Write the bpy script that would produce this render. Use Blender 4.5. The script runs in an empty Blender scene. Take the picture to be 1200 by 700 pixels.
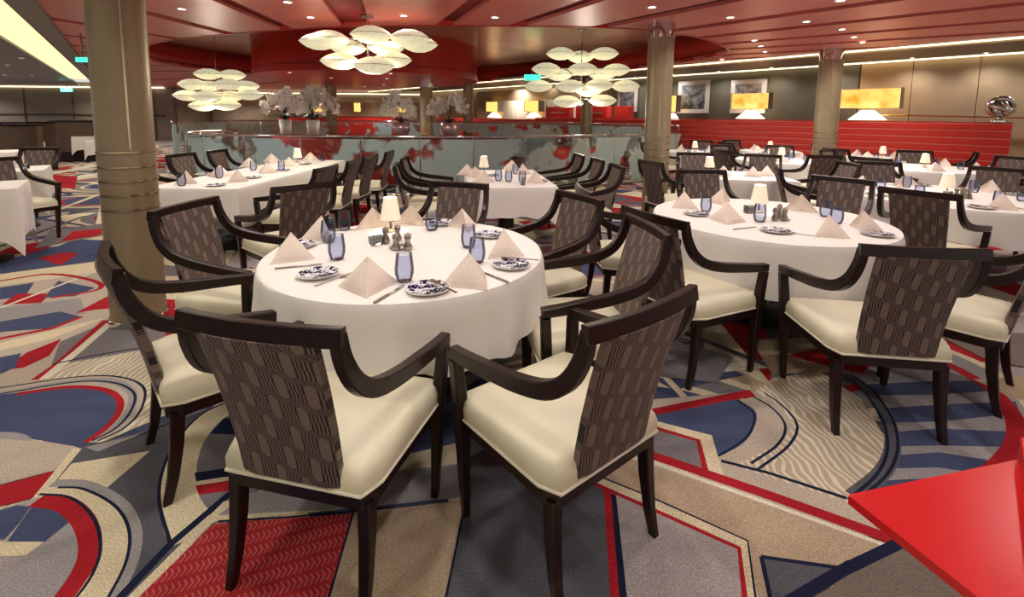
import bpy, bmesh, math, random
from mathutils import Vector, Matrix
random.seed(7)
C = bpy.context.scene.collection
PI = math.pi
# ---------------------------------------------------------------- camera
FPX, PY, PITCH, ROLL, CH = 540.03, 193.1, 0.10562, 0.009774, 1.483
cam_d = bpy.data.cameras.new('camera'); cam = bpy.data.objects.new('camera', cam_d); C.objects.link(cam)
bpy.context.scene.camera = cam
cam_d.sensor_width = 36; cam_d.lens = FPX / 1200 * 36
cam_d.shift_y = (PY - 350) / 1200
cam_d.clip_start = 0.05; cam_d.clip_end = 200
cam.matrix_world = Matrix.Translation((0, 0, CH)) @ Matrix.Rotation(PI/2 - PITCH, 4, 'X') @ Matrix.Rotation(ROLL, 4, 'Z')
# ---------------------------------------------------------------- world, exposure
w = bpy.data.worlds.new('world'); bpy.context.scene.world = w; w.use_nodes = True
w.node_tree.nodes['Background'].inputs[0].default_value = (1.0, 0.93, 0.85, 1)
w.node_tree.nodes['Background'].inputs[1].default_value = 0.62
vs = bpy.context.scene.view_settings
vs.view_transform = 'Standard'; vs.look = 'None'; vs.gamma = 1; vs.exposure = 0.3
bpy.context.scene.render.engine = 'CYCLES'
cy = bpy.context.scene.cycles
cy.max_bounces = 7; cy.diffuse_bounces = 4; cy.glossy_bounces = 3; cy.transparent_max_bounces = 12; cy.transmission_bounces = 3
cy.caustics_reflective = False; cy.caustics_refractive = False; cy.sample_clamp_indirect = 3
SPOT_W = 44.0

def G(px, py, z=0.0):
    """a point of the photograph laid onto the level plane z (used for the flat carpet pattern)"""
    X, Y = px - 600, py - PY; cr, sr = math.cos(ROLL), math.sin(ROLL)
    a = X*cr + Y*sr; b = -X*sr + Y*cr
    x = a/FPX; u = -b/FPX
    y = math.cos(PITCH) + u*math.sin(PITCH); zz = -math.sin(PITCH) + u*math.cos(PITCH)
    t = (z - CH)/zz
    return (x*t, y*t)

# room axes: Wd across the hall (towards the right wall), Sd along it
WX, WY = 0.766, 0.6428
def R(Wv, S): return (Wv*WX - S*WY, Wv*WY + S*WX)
ROOM = math.atan2(WX, -WY)          # direction of +S
# ---------------------------------------------------------------- materials
def srgb(r, g, b):
    f = lambda c: (c/255/12.92) if c/255 <= 0.04045 else ((c/255+0.055)/1.055)**2.4
    return (f(r), f(g), f(b), 1)
class N:
    def __init__(s, name):
        s.m = bpy.data.materials.new(name); s.m.use_nodes = True; s.t = s.m.node_tree
        s.b = s.t.nodes['Principled BSDF']; s.out = s.t.nodes['Material Output']
    def n(s, typ, **kw):
        nd = s.t.nodes.new(typ)
        for k, v in kw.items():
            if k.startswith('i_'):
                k = k[2:]; nd.inputs[int(k) if k.isdigit() else k].default_value = v
            else: setattr(nd, k, v)
        return nd
    def l(s, a, b): s.t.links.new(a, b)
    def math(s, op, a, b=None, c=None, clamp=False):
        nd = s.t.nodes.new('ShaderNodeMath'); nd.operation = op; nd.use_clamp = clamp
        for i, v in enumerate((a, b, c)):
            if v is None: continue
            if isinstance(v, (int, float)): nd.inputs[i].default_value = v
            else: s.l(v, nd.inputs[i])
        return nd.outputs[0]
    def mix(s, f, a, b):
        nd = s.t.nodes.new('ShaderNodeMix'); nd.data_type = 'RGBA'
        for i, v in ((0, f), (6, a), (7, b)):
            if isinstance(v, (int, float, tuple)): nd.inputs[i].default_value = v
            else: s.l(v, nd.inputs[i])
        return nd.outputs[2]
    def coord(s, which='Object'):
        return s.n('ShaderNodeTexCoord').outputs[which]
    def noise(s, scale, detail=2, vec=None, rough=.5):
        nd = s.n('ShaderNodeTexNoise'); nd.inputs['Scale'].default_value = scale; nd.inputs['Detail'].default_value = detail
        nd.inputs['Roughness'].default_value = rough
        s.l(vec if vec is not None else s.coord(), nd.inputs['Vector']); return nd.outputs[0]
    def bump(s, h, strength=.3, dist=.01):
        b = s.n('ShaderNodeBump'); b.inputs['Strength'].default_value = strength; b.inputs['Distance'].default_value = dist
        s.l(h, b.inputs['Height']); s.l(b.outputs[0], s.b.inputs['Normal'])
def mat(name, col, rough=.5, metal=0, var=.12, scale=8, spec=.5, bump=0, coat=0, sheen=0, speck=0):
    k = N(name); k.b.inputs['Roughness'].default_value = rough; k.b.inputs['Metallic'].default_value = metal
    k.b.inputs['Specular IOR Level'].default_value = spec
    if coat: k.b.inputs['Coat Weight'].default_value = coat; k.b.inputs['Coat Roughness'].default_value = .15
    nz = k.noise(scale, 3)
    d = tuple(c*(1-var) for c in col[:3])+(1,); e = tuple(min(1, c*(1+var)) for c in col[:3])+(1,)
    c = k.mix(k.math('MULTIPLY_ADD', nz, 2.2, -.6, clamp=True), d, e)
    if speck:
        s2 = k.noise(170, 2, rough=.7)
        sp = k.math('MULTIPLY_ADD', s2, 4, -1.6, clamp=True)
        c = k.mix(sp, tuple(x*(1-speck) for x in col[:3])+(1,), k.mix(.5, c, tuple(min(1, x*(1+speck)) for x in col[:3])+(1,)))
    k.l(c, k.b.inputs['Base Color'])
    if bump: k.bump(k.noise(scale*12, 3), bump, .004)
    return k.m
def emat(name, col, strength, base=None):
    k = N(name); k.b.inputs['Base Color'].default_value = base or col
    k.b.inputs['Emission Color'].default_value = col; k.b.inputs['Emission Strength'].default_value = strength
    return k.m
M = {}
M['wood'] = mat('dark_wood', srgb(32, 13, 9), .36, var=.35, scale=14, spec=.32, coat=.06)
M['leather'] = mat('cream_leather', srgb(226, 219, 190), .42, var=.04, scale=5, bump=.05)
M['piping'] = mat('cream_piping', srgb(235, 230, 208), .4, var=.03)
M['linen'] = mat('white_linen', srgb(242, 237, 230), .85, var=.02, scale=6, bump=.12)
M['napkin'] = mat('napkin_linen', srgb(246, 230, 216), .85, var=.02, scale=9, bump=.1)
M['black'] = mat('black_base', srgb(24, 22, 22), .5)
M['chrome'] = mat('chrome', srgb(205, 205, 205), .12, 1, var=.03)
M['pewter'] = mat('pewter', srgb(165, 158, 150), .3, 1, var=.1, scale=40)
M['steel'] = mat('cutlery_steel', srgb(190, 185, 180), .22, 1, var=.05)
M['shade'] = emat('lamp_shade', srgb(250, 236, 208), .35)
M['taupe'] = mat('taupe_panel', srgb(148, 131, 104), .38, .25, var=.08, scale=5)
M['taupe_dark'] = mat('taupe_dark_panel', srgb(112, 100, 86), .5, .15, var=.08, scale=4)
M['brass'] = mat('pale_brass', srgb(215, 190, 150), .2, 1, var=.05)
M['wallbeige'] = mat('beige_wall_panel', srgb(158, 137, 108), .55, .1, var=.16, scale=1.6)
M['olive'] = mat('olive_wall', srgb(88, 84, 70), .7, var=.08, scale=3)
M['wallbrown'] = mat('brown_wall', srgb(132, 118, 102), .6, var=.1, scale=2)
M['curtain'] = mat('curtain_cloth', srgb(196, 180, 156), .8, var=.12, scale=4)
M['redpanel'] = mat('red_ceiling_panel', srgb(204, 112, 104), .36, .05, var=.06, scale=1.2)
M['reddark'] = mat('dark_red_groove', srgb(118, 14, 16), .5, var=.1, scale=2)
M['redgloss'] = mat('red_lacquer', srgb(176, 34, 24), .3, .05, var=.08, scale=1.5)
M['redcounter'] = mat('bright_red_lacquer', srgb(212, 16, 22), .28, var=.04, scale=2)
M['redseam'] = mat('pale_red_seam', srgb(236, 150, 128), .4, var=.03)  # pale tint painting the light caught along the banquette channels
M['redleather'] = mat('red_leather', srgb(216, 52, 42), .38, var=.06, scale=6)
M['bronze'] = mat('bronze_ceiling', srgb(214, 184, 164), .26, .6, var=.25, scale=2.2, bump=.2)
M['greyceil'] = mat('grey_ceiling', srgb(120, 114, 106), .45, .1, var=.06, scale=2)
M['soffit'] = mat('taupe_soffit', srgb(110, 98, 84), .5, .1, var=.05, scale=2)
M['cove'] = emat('cove_light', (1, .86, .55, 1), 2.0)
M['coveseg'] = emat('luminous_panel', (1, .88, .48, 1), .85)
M['downlight'] = emat('downlight_glow', (1, .92, .82, 1), 12)
M['amber'] = None
M['silver'] = mat('silver_sculpture', srgb(200, 198, 195), .12, 1, var=.05)
M['vase'] = mat('pink_silver_glaze', srgb(222, 190, 194), .2, .6, var=.2, scale=9)
M['petal'] = mat('orchid_petal', srgb(250, 240, 234), .6, var=.06, scale=20)
M['leaf'] = mat('orchid_leaf', srgb(34, 52, 34), .45, var=.3, scale=12)
M['white'] = mat('white_ceramic', srgb(238, 236, 232), .25, var=.02)
M['frame'] = mat('silver_white_frame', srgb(215, 210, 205), .35, .3, var=.03)
M['exit'] = emat('exit_sign_glow', (.06, .72, .52, 1), 1.2)
M['screen'] = emat('blue_monitor_glow', (.2, .5, .9, 1), 1.2)
M['boothbrown'] = mat('brown_booth_leather', srgb(92, 74, 60), .42, var=.15, scale=5)
M['blackleather'] = mat('black_seat_fabric', srgb(40, 34, 32), .55, var=.2, scale=10)

def fabric():
    k = N('woven_chain_fabric'); sep = k.n('ShaderNodeSeparateXYZ'); k.l(k.coord(), sep.inputs[0])
    x, z = sep.outputs[0], sep.outputs[2]
    P, wd, A = .185, .080, .235
    ph = k.math('ADD', k.math('MULTIPLY', z, 2*PI/P), k.math('MULTIPLY', x, 2*PI*2.0))
    S = k.math('MULTIPLY', k.math('MINIMUM', k.math('MAXIMUM', k.math('MULTIPLY', k.math('SINE', ph), 2.2), -1.0), 1.0), A)
    xs = k.math('DIVIDE', x, wd)
    def strand(sign, off):
        u = k.math('SUBTRACT', k.math('FRACT', k.math('ADD', k.math('ADD', xs, off+10), k.math('MULTIPLY', S, sign))), .5)
        au = k.math('ABSOLUTE', u)
        mask = k.math('LESS_THAN', au, .29)
        ln = k.math('GREATER_THAN', k.math('COSINE', k.math('MULTIPLY', au, 2*PI/.130)), -.1)
        return mask, ln
    m1, l1 = strand(1, 0); m2, l2 = strand(-1, .5)
    top = k.math('GREATER_THAN', k.math('COSINE', k.math('ADD', ph, .0)), 0)
    a = k.math('MULTIPLY', m1, k.math('MAXIMUM', top, k.math('SUBTRACT', 1, m2)))
    b = k.math('MULTIPLY', m2, k.math('SUBTRACT', 1, a))
    val = k.math('ADD', k.math('MULTIPLY', a, l1), k.math('MULTIPLY', b, l2))
    fine = k.math('MULTIPLY_ADD', k.noise(420, 2), 1.2, -.1, clamp=True)
    light = k.mix(fine, srgb(104, 86, 80), srgb(134, 114, 100)); dark = k.mix(fine, srgb(18, 8, 10), srgb(32, 18, 18))
    k.l(k.mix(val, light, dark), k.b.inputs['Base Color'])
    k.b.inputs['Roughness'].default_value = .6; k.b.inputs['Sheen Weight'].default_value = .05
    k.bump(val, .4, .002)
    return k.m
M['fabric'] = fabric()

def glassy(name, tint, mixf=.14, rough=.04):
    k = N(name); k.t.nodes.remove(k.b)
    tr = k.n('ShaderNodeBsdfTransparent'); tr.inputs[0].default_value = tint
    gl = k.n('ShaderNodeBsdfGlossy'); gl.inputs['Roughness'].default_value = rough
    fr = k.n('ShaderNodeFresnel'); fr.inputs[0].default_value = 1.45
    f = k.math('MULTIPLY_ADD', fr.outputs[0], .9, mixf*.4, clamp=True)
    mx = k.n('ShaderNodeMixShader'); k.l(f, mx.inputs[0]); k.l(tr.outputs[0], mx.inputs[1]); k.l(gl.outputs[0], mx.inputs[2])
    k.l(mx.outputs[0], k.out.inputs[0]); return k.m
M['glass'] = glassy('smoky_blue_glass', (.72, .76, .90, 1), .02)
M['clear'] = glassy('clear_glass', (.93, .95, .94, 1))
def frosted():
    k = N('map_frosted_glass'); k.t.nodes.remove(k.b)
    tr = k.n('ShaderNodeBsdfTransparent'); tr.inputs[0].default_value = (.86, .90, .89, 1)
    gl = k.n('ShaderNodeBsdfGlossy'); gl.inputs['Roughness'].default_value = .05
    df = k.n('ShaderNodeBsdfDiffuse'); tl = k.n('ShaderNodeBsdfTranslucent')
    n0 = k.noise(1.1, 3, rough=.55)
    col = k.mix(k.math('MULTIPLY_ADD', k.noise(.5, 1), 3, -1, clamp=True), srgb(212, 220, 208), srgb(200, 224, 230))
    k.l(col, df.inputs[0]); k.l(col, tl.inputs[0])
    m0 = k.n('ShaderNodeMixShader', i_0=.45); k.l(df.outputs[0], m0.inputs[1]); k.l(tl.outputs[0], m0.inputs[2])
    m1 = k.n('ShaderNodeMixShader', i_0=.1); k.l(tr.outputs[0], m1.inputs[1]); k.l(gl.outputs[0], m1.inputs[2])
    f = k.math('MULTIPLY', k.math('MULTIPLY_ADD', n0, 30, -13.6, clamp=True), .9)
    m2 = k.n('ShaderNodeMixShader'); k.l(f, m2.inputs[0]); k.l(m1.outputs[0], m2.inputs[1]); k.l(m0.outputs[0], m2.inputs[2])
    k.l(m2.outputs[0], k.out.inputs[0]); return k.m
M['frosted'] = frosted()
def amber():
    k = N('amber_art_glass'); n0 = k.noise(3.2, 4)
    c = k.mix(k.math('MULTIPLY_ADD', n0, 3, -1, clamp=True), (1, .30, .02, 1), (1, .74, .22, 1))
    k.l(c, k.b.inputs['Base Color']); k.l(c, k.b.inputs['Emission Color']); k.b.inputs['Emission Strength'].default_value = 1.0
    return k.m
M['amber'] = amber()
M['yellowshade'] = emat('yellow_lamp_shade', (1, .62, .16, 1), 1.1)
M['domelight'] = emat('white_dome_glow', (1, .95, .82, 1), 1.6)
def discmat():
    k = N('cream_fabric_disc')
    n0 = k.noise(26, 3); c = k.mix(k.math('MULTIPLY_ADD', n0, 3, -1, clamp=True), srgb(206, 200, 158), srgb(244, 238, 208))
    k.l(c, k.b.inputs['Base Color']); k.l(c, k.b.inputs['Emission Color']); k.b.inputs['Emission Strength'].default_value = .52
    k.b.inputs['Roughness'].default_value = .6; return k.m
M['disc'] = discmat()
def platemat():
    k = N('blue_patterned_china')
    n0 = k.noise(34, 2, rough=.6)
    v = k.n('ShaderNodeTexVoronoi'); v.inputs['Scale'].default_value = 55; k.l(k.coord(), v.inputs['Vector'])
    a = k.math('GREATER_THAN', n0, .50); b = k.math('LESS_THAN', v.outputs[0], .25)
    f = k.math('MAXIMUM', k.math('MULTIPLY', a, k.math('SUBTRACT', 1, b)), k.math('MULTIPLY', b, k.math('SUBTRACT', 1, a)))
    k.l(k.mix(f, srgb(232, 232, 236), srgb(24, 26, 62)), k.b.inputs['Base Color']); k.b.inputs['Roughness'].default_value = .18
    return k.m
M['plate'] = platemat()
def photomat():
    k = N('monochrome_photograph'); n0 = k.noise(5, 5, rough=.7)
    sp = k.n('ShaderNodeSeparateXYZ'); k.l(k.coord('Generated'), sp.inputs[0])
    g = k.math('MULTIPLY_ADD', sp.outputs[2], .5, -.1)
    k.l(k.mix(k.math('MULTIPLY_ADD', n0, 2.0, k.math('SUBTRACT', g, .9), clamp=True), srgb(40, 40, 42), srgb(190, 190, 192)), k.b.inputs['Base Color'])
    k.b.inputs['Roughness'].default_value = .2; return k.m
M['photo'] = photomat()
# carpet colours
CP = dict(beige=(176, 163, 148), cream=(204, 190, 160), grey=(118, 113, 116), dgrey=(86, 86, 92), blue=(70, 78, 106), navy=(30, 34, 56),
          red=(158, 34, 42), mauve=(158, 148, 147), tan=(170, 150, 126), lgrey=(146, 142, 142), brown=(112, 100, 92), white=(214, 204, 184))
for k_, v_ in CP.items(): M['c_'+k_] = mat('carpet_'+k_, srgb(*[min(240, c_*1.12) for c_ in v_]), .95, var=.07, scale=5, speck=.30, spec=.1)
def scribble():
    k = N('carpet_scribble')
    wv = k.n('ShaderNodeTexWave'); wv.inputs['Scale'].default_value = 9; wv.inputs['Distortion'].default_value = 10; wv.inputs['Detail'].default_value = 1.5
    wv.inputs['Detail Scale'].default_value = .7; k.l(k.coord(), wv.inputs['Vector'])
    f = k.math('GREATER_THAN', wv.outputs[1], .66)
    k.l(k.mix(f, srgb(186, 170, 144), srgb(220, 210, 190)), k.b.inputs['Base Color']); k.b.inputs['Roughness'].default_value = .95; return k.m
M['c_scribble'] = scribble()
def herring():
    k = N('carpet_herringbone'); sp = k.n('ShaderNodeSeparateXYZ'); k.l(k.coord(), sp.inputs[0])
    x, y = sp.outputs[0], sp.outputs[1]
    a = k.math('ADD', k.math('MULTIPLY', x, .94), k.math('MULTIPLY', y, .34)); b = k.math('SUBTRACT', k.math('MULTIPLY', y, .94), k.math('MULTIPLY', x, .34))
    tri = k.math('ABSOLUTE', k.math('SUBTRACT', k.math('FRACT', k.math('DIVIDE', b, .055)), .5))
    st = k.math('FRACT', k.math('ADD', k.math('DIVIDE', a, .017), k.math('MULTIPLY', tri, 1.8)))
    f = k.math('MULTIPLY', k.math('LESS_THAN', st, .3), k.math('LESS_THAN', tri, .36))
    sk = k.noise(170, 2)
    k.l(k.mix(k.math('MULTIPLY', f, .55), k.mix(sk, srgb(140, 18, 28), srgb(190, 36, 44)), srgb(205, 130, 125)), k.b.inputs['Base Color']); k.b.inputs['Roughness'].default_value = .95
    return k.m
M['c_herring'] = herring()
# ---------------------------------------------------------------- mesh helpers
def link(name, bm, m, parent=None, smooth=False, auto=None):
    me = bpy.data.meshes.new(name); bm.normal_update(); bm.to_mesh(me); bm.free()
    if isinstance(m, (list, tuple)):
        for x in m: me.materials.append(M[x])
    else: me.materials.append(M[m])
    if smooth:
        for p in me.polygons: p.use_smooth = True
        if auto:
            try: me.set_sharp_from_angle(angle=auto)
            except Exception: pass
    o = bpy.data.objects.new(name, me); C.objects.link(o)
    if parent: o.parent = parent
    return o
def box(bm, c, s, rz=0, bev=0, mi=0, mtx=None):
    r = bmesh.ops.create_cube(bm, size=1)
    vs_ = r['verts']
    T = Matrix.Translation(c) @ Matrix.Rotation(rz, 4, 'Z') @ Matrix.Diagonal((s[0], s[1], s[2], 1))
    if mtx is not None: T = mtx @ T
    bmesh.ops.transform(bm, matrix=T, verts=vs_)
    fs = set(f for v in vs_ for f in v.link_faces)
    for f in fs: f.material_index = mi
    if bev:
        es = list(set(e for v in vs_ for e in v.link_edges))
        bmesh.ops.bevel(bm, geom=es, offset=bev, segments=2, affect='EDGES', profile=.6)
    return bm
def nb(): return bmesh.new()
def lathe(bm, prof, seg=24, c=(0, 0, 0), cap=True, mi=0):
    rings = []
    for r, z in prof:
        rings.append([bm.verts.new((c[0]+r*math.cos(2*PI*i/seg), c[1]+r*math.sin(2*PI*i/seg), c[2]+z)) for i in range(seg)])
    for a, b in zip(rings, rings[1:]):
        for i in range(seg):
            f = bm.faces.new((a[i], a[(i+1) % seg], b[(i+1) % seg], b[i])); f.material_index = mi
    if cap:
        for rg, rv in ((rings[0], True), (rings[-1], False)):
            f = bm.faces.new(list(reversed(rg)) if rv else rg); f.material_index = mi
    return bm
def tube(bm, pts, r, seg=8, caps=True, closed=False):
    pts = [Vector(p) for p in pts]; n = len(pts); rings = []
    for i, p in enumerate(pts):
        if closed: t = pts[(i+1) % n] - pts[i-1]
        else: t = pts[min(i+1, n-1)] - pts[max(i-1, 0)]
        t.normalize(); up = Vector((0, 0, 1)) if abs(t.z) < .95 else Vector((1, 0, 0))
        a = t.cross(up).normalized(); b = a.cross(t)
        rr = r[i] if isinstance(r, (list, tuple)) else r
        rings.append([bm.verts.new(p + a*rr*math.cos(2*PI*k/seg) + b*rr*math.sin(2*PI*k/seg)) for k in range(seg)])
    m = n if closed else n-1
    for i in range(m):
        A, B = rings[i], rings[(i+1) % n]
        for k in range(seg): bm.faces.new((A[k], B[k], B[(k+1) % seg], A[(k+1) % seg]))
    if caps and not closed:
        bm.faces.new(rings[0]); bm.faces.new(list(reversed(rings[-1])))
    return bm
def sweep(bm, pts, wds, hts, side=Vector((1, 0, 0)), bev=True):
    """rectangular (chamfered) section along a path; width along `side`, height across path"""
    pts = [Vector(p) for p in pts]; n = len(pts); rings = []
    for i, p in enumerate(pts):
        t = (pts[min(i+1, n-1)] - pts[max(i-1, 0)]).normalized()
        s = (side - t*side.dot(t)).normalized(); u = s.cross(t)
        w_, h_ = wds[i]/2, hts[i]/2; c = min(w_, h_)*.22
        prof = [(w_-c, h_), (w_, h_-c), (w_, -h_+c), (w_-c, -h_), (-w_+c, -h_), (-w_, -h_+c), (-w_, h_-c), (-w_+c, h_)]
        rings.append([bm.verts.new(p + s*a + u*b) for a, b in prof])
    for A, B in zip(rings, rings[1:]):
        for k in range(8): bm.faces.new((A[k], A[(k+1) % 8], B[(k+1) % 8], B[k]))
    bm.faces.new(list(reversed(rings[0]))); bm.faces.new(rings[-1])
    bmesh.ops.recalc_face_normals(bm, faces=bm.faces)
    return bm
def prism(bm, poly, z0, z1, mi=0):
    lo = [bm.verts.new((x, y, z0)) for x, y in poly]; hi = [bm.verts.new((x, y, z1)) for x, y in poly]
    n = len(poly); fs = [bm.faces.new(list(reversed(lo))), bm.faces.new(hi)]
    for i in range(n): fs.append(bm.faces.new((lo[i], lo[(i+1) % n], hi[(i+1) % n], hi[i])))
    for f in fs: f.material_index = mi
    bmesh.ops.recalc_face_normals(bm, faces=fs)
    return bm
def cr(pts, k=6, closed=False):
    """Catmull-Rom through points"""
    P = [Vector(p) for p in pts]; n = len(P); out = []
    rng = range(n) if closed else range(n-1)
    for i in rng:
        p0 = P[i-1] if (closed or i > 0) else P[0]*2-P[1]; p1 = P[i]; p2 = P[(i+1) % n]
        p3 = P[(i+2) % n] if (closed or i < n-2) else P[-1]*2-P[-2]
        for j in range(k):
            t = j/k
            out.append(.5*((2*p1)+(-p0+p2)*t+(2*p0-5*p1+4*p2-p3)*t*t+(-p0+3*p1-3*p2+p3)*t**3))
    if not closed: out.append(P[-1])
    return out
def tag(o, label, cat, group=None, kind=None):
    if label: o['label'] = label
    if cat: o['category'] = cat
    if group: o['group'] = group
    if kind: o['kind'] = kind
    return o
def empty(name, loc, rz=0):
    o = bpy.data.objects.new(name, None); C.objects.link(o); o.location = loc; o.rotation_euler = (0, 0, rz); o.empty_display_size = .1
    return o
def struct(o): o['kind'] = 'structure'; return o
KIDS = {}
def dup(root, loc, rz=0, scale=None):
    if root.name not in KIDS: KIDS[root.name] = {o.name: list(o.children) for o in [root]+list(root.children_recursive)}
    K = KIDS[root.name]
    def cp(o, par):
        c = o.copy(); C.objects.link(c)
        if par: c.parent = par
        for ch in K.get(o.name, []): cp(ch, c)
        return c
    r = cp(root, None); r.location = loc; r.rotation_euler = (0, 0, rz)
    if scale: r.scale = (scale,)*3
    for k in ('label', 'category', 'group'):
        if k in root and k == 'category': r[k] = root[k]
    return r
class Proto:
    """first use moves the original, later uses copy it"""
    def __init__(s, root): s.r = root; s.used = False
    def put(s, loc, rz=0):
        if not s.used:
            s.first = s.r; s.used = True
            KIDS[s.r.name] = {o.name: list(o.children) for o in [s.r]+list(s.r.children_recursive)}
            s.r.location = loc; s.r.rotation_euler = (0, 0, rz); return s.r
        return dup(s.r, loc, rz)
ORD = ['first', 'second', 'third', 'fourth', 'fifth', 'sixth', 'seventh', 'eighth', 'ninth', 'tenth', 'eleventh', 'twelfth', 'thirteenth',
       'fourteenth', 'fifteenth', 'sixteenth', 'seventeenth', 'eighteenth', 'nineteenth', 'twentieth']
def ordinals(objs, fmt, cat, group, names=None):
    """label things by their order from the left as the camera sees them"""
    def ang(o): return o.location.x/max(o.location.y, .1)
    s = sorted(objs, key=ang); n = len(s)
    for i, o in enumerate(s):
        if n == 1: p = ''
        elif n == 2: p = ('left one of two', 'right one of two')[i]
        elif i == 0: p = 'leftmost'
        elif i == n-1: p = 'rightmost'
        else: p = ORD[i]+' from the left'
        tag(o, fmt + (', '+p if p else ''), cat, group)

# ================================================================ LARGE STRUCTURE
# ---- floor base and carpet pattern
bm = nb(); box(bm, (-6, 12, -.06), (64, 44, .12))
floor = struct(link('floor', bm, 'c_mauve')); floor['label'] = 'multicoloured geometric patterned carpet'
LAY = [0.0012]
cpm = ['c_'+k_ for k_ in CP] + ['c_scribble', 'c_herring']; cpi = {k_[2:]: i for i, k_ in enumerate(cpm)}
cbm = nb()
def poly(c, pts, world=False):
    LAY[0] += .00002; z = LAY[0]
    q = [p if world else G(*p) for p in pts]
    vsx = [cbm.verts.new((x, y, z)) for x, y in q]
    try: f = cbm.faces.new(vsx)
    except ValueError: return
    f.normal_update()
    if f.normal.z < 0: f.normal_flip()
    f.material_index = cpi[c]
def smooth(pts, k=6, closed=True):
    return [(v.x, v.y) for v in cr([(a, b, 0) for a, b in pts], k, closed)]
def stroke(c, pts, wd, world=False, closed=False, sm=0):
    q = [p if world else G(*p) for p in pts]
    if sm: q = smooth(q, sm, closed)
    n = len(q); L, Rr = [], []
    for i in range(n):
        a = q[(i-1) % n if closed else max(i-1, 0)]; b = q[(i+1) % n if closed else min(i+1, n-1)]
        dx, dy = b[0]-a[0], b[1]-a[1]; d = math.hypot(dx, dy) or 1
        nx, ny = -dy/d*wd/2, dx/d*wd/2
        L.append((q[i][0]+nx, q[i][1]+ny)); Rr.append((q[i][0]-nx, q[i][1]-ny))
    LAY[0] += .00002; z = LAY[0]
    vl = [cbm.verts.new((x, y, z)) for x, y in L]; vr = [cbm.verts.new((x, y, z)) for x, y in Rr]
    for i in range(n if closed else n-1):
        j = (i+1) % n
        f = cbm.faces.new((vl[i], vr[i], vr[j], vl[j])); f.normal_update()
        if f.normal.z < 0: f.normal_flip()
        f.material_index = cpi[c]
def blob(c, pts, k=6): poly(c, smooth([G(*p) for p in pts], k), True)

# generic pattern further away: one repeating carpet motif laid over the hall
rc = random.Random(3); MI = [0]
def motif(cx, cy, a, s):
    LAY[0] = .0012+.0005*(MI[0] % 5); MI[0] += 1
    ca, sa = math.cos(a), math.sin(a)
    T = lambda x, y: (cx+(x*ca-y*sa)*s, cy+(x*sa+y*ca)*s)
    pq = lambda c, pts: poly(c, [T(*p) for p in pts], True)
    arc = lambda r, a0, a1, n=14, ox=0, oy=0: [(ox+r*math.cos(a0+(a1-a0)*i/n), oy+r*math.sin(a0+(a1-a0)*i/n)) for i in range(n+1)]
    c0, c1, c2 = rc.choice(['blue', 'grey', 'dgrey']), rc.choice(['cream', 'beige', 'tan', 'scribble']), rc.choice(['red', 'blue', 'grey'])
    pq(c1, [(-1.1, -.9), (1.2, -1.0), (1.0, .9), (-.9, 1.0)])
    a0 = rc.uniform(0, 6.28)
    for r, c in ((.86, 'cream'), (.80, 'grey'), (.66, rc.choice(['cream', 'red'])), (.60, c0)):
        pq(c, arc(r, a0, a0+PI*rc.choice([1, 1.25])) )
    pq('dgrey', [(-1.1, .2), (-.2, 1.0), (-.5, 1.05), (-1.15, .6)])
    pq(c2, [(.1, -.95), (1.1, -.9), (.9, -.55), (.3, -.5)])
    pq('red', [(-1.1, -.85), (-.5, -.9), (-.3, -.6), (-.9, -.45)])
    pq('blue', [(.6, .3), (1.1, .2), (1.0, .75), (.7, .85)])
    for _ in range(3):
        x0, y0 = rc.uniform(-1, 1), rc.uniform(-1, 1); th = rc.choice([.9, 1.0, 2.6])
        stroke(rc.choice(['white', 'white', 'red', 'cream', 'navy']), [T(x0-1.2*math.cos(th), y0-1.2*math.sin(th)), T(x0+1.2*math.cos(th), y0+1.2*math.sin(th))], rc.choice([.04, .06, .08]), True)
for i in range(-9, 13):
    for j in range(0, 14):
        S, Wv = 1.2+j*1.85, -7.5+i*1.85
        x, y = R(Wv, S)
        if -22 < x < 14 and .2 < y < 24: motif(x+rc.uniform(-.3, .3), y+rc.uniform(-.3, .3), ROOM+rc.uniform(-.5, .5), 1.0)
LAY[0] = .0040
for _ in range(60):
    S, Wv = rc.uniform(2, 20), rc.uniform(-6, 12); x, y = R(Wv, S); t = ROOM+rc.choice([0, 0, .5, -.4]); l = rc.uniform(1, 3)
    stroke(rc.choice(['white', 'red', 'blue', 'dgrey', 'red']), [(x-l*math.cos(t), y-l*math.sin(t)), (x+l*math.cos(t), y+l*math.sin(t))], rc.choice([.05, .1, .3]), True)
# left aisle, traced
poly('beige', [(0, 300), (130, 292), (200, 380), (120, 520), (0, 520)])
poly('grey', [(60, 270), (125, 262), (128, 275), (40, 292)]); poly('red', [(85, 272), (122, 268), (118, 276), (70, 284)])
poly('blue', [(60, 290), (125, 285), (126, 305), (0, 322), (0, 308)]); poly('red', [(45, 303), (80, 296), (92, 298), (70, 312)])
poly('cream', [(0, 322), (126, 306), (130, 318), (0, 336)])
poly('blue', [(0, 338), (40, 332), (30, 348), (0, 352)]); poly('red', [(20, 345), (60, 345), (48, 356), (2, 358)])
poly('blue', [(68, 330), (112, 338), (88, 348), (52, 350)]); stroke('white', [(0, 362), (135, 310)], .03); stroke('red', [(0, 330), (60, 322), (110, 330), (115, 340), (60, 350)], .04, sm=5)
poly('lgrey', [(0, 362), (95, 350), (100, 368), (0, 392)])
poly('red', [(88, 368), (130, 346), (135, 362), (112, 364)])
poly('blue', [(0, 378), (70, 366), (95, 372), (60, 386), (0, 390)]); stroke('red', [(0, 398), (60, 386), (96, 372)], .045); poly('cream', [(0, 403), (95, 380), (128, 372), (60, 398), (0, 412)])
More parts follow.
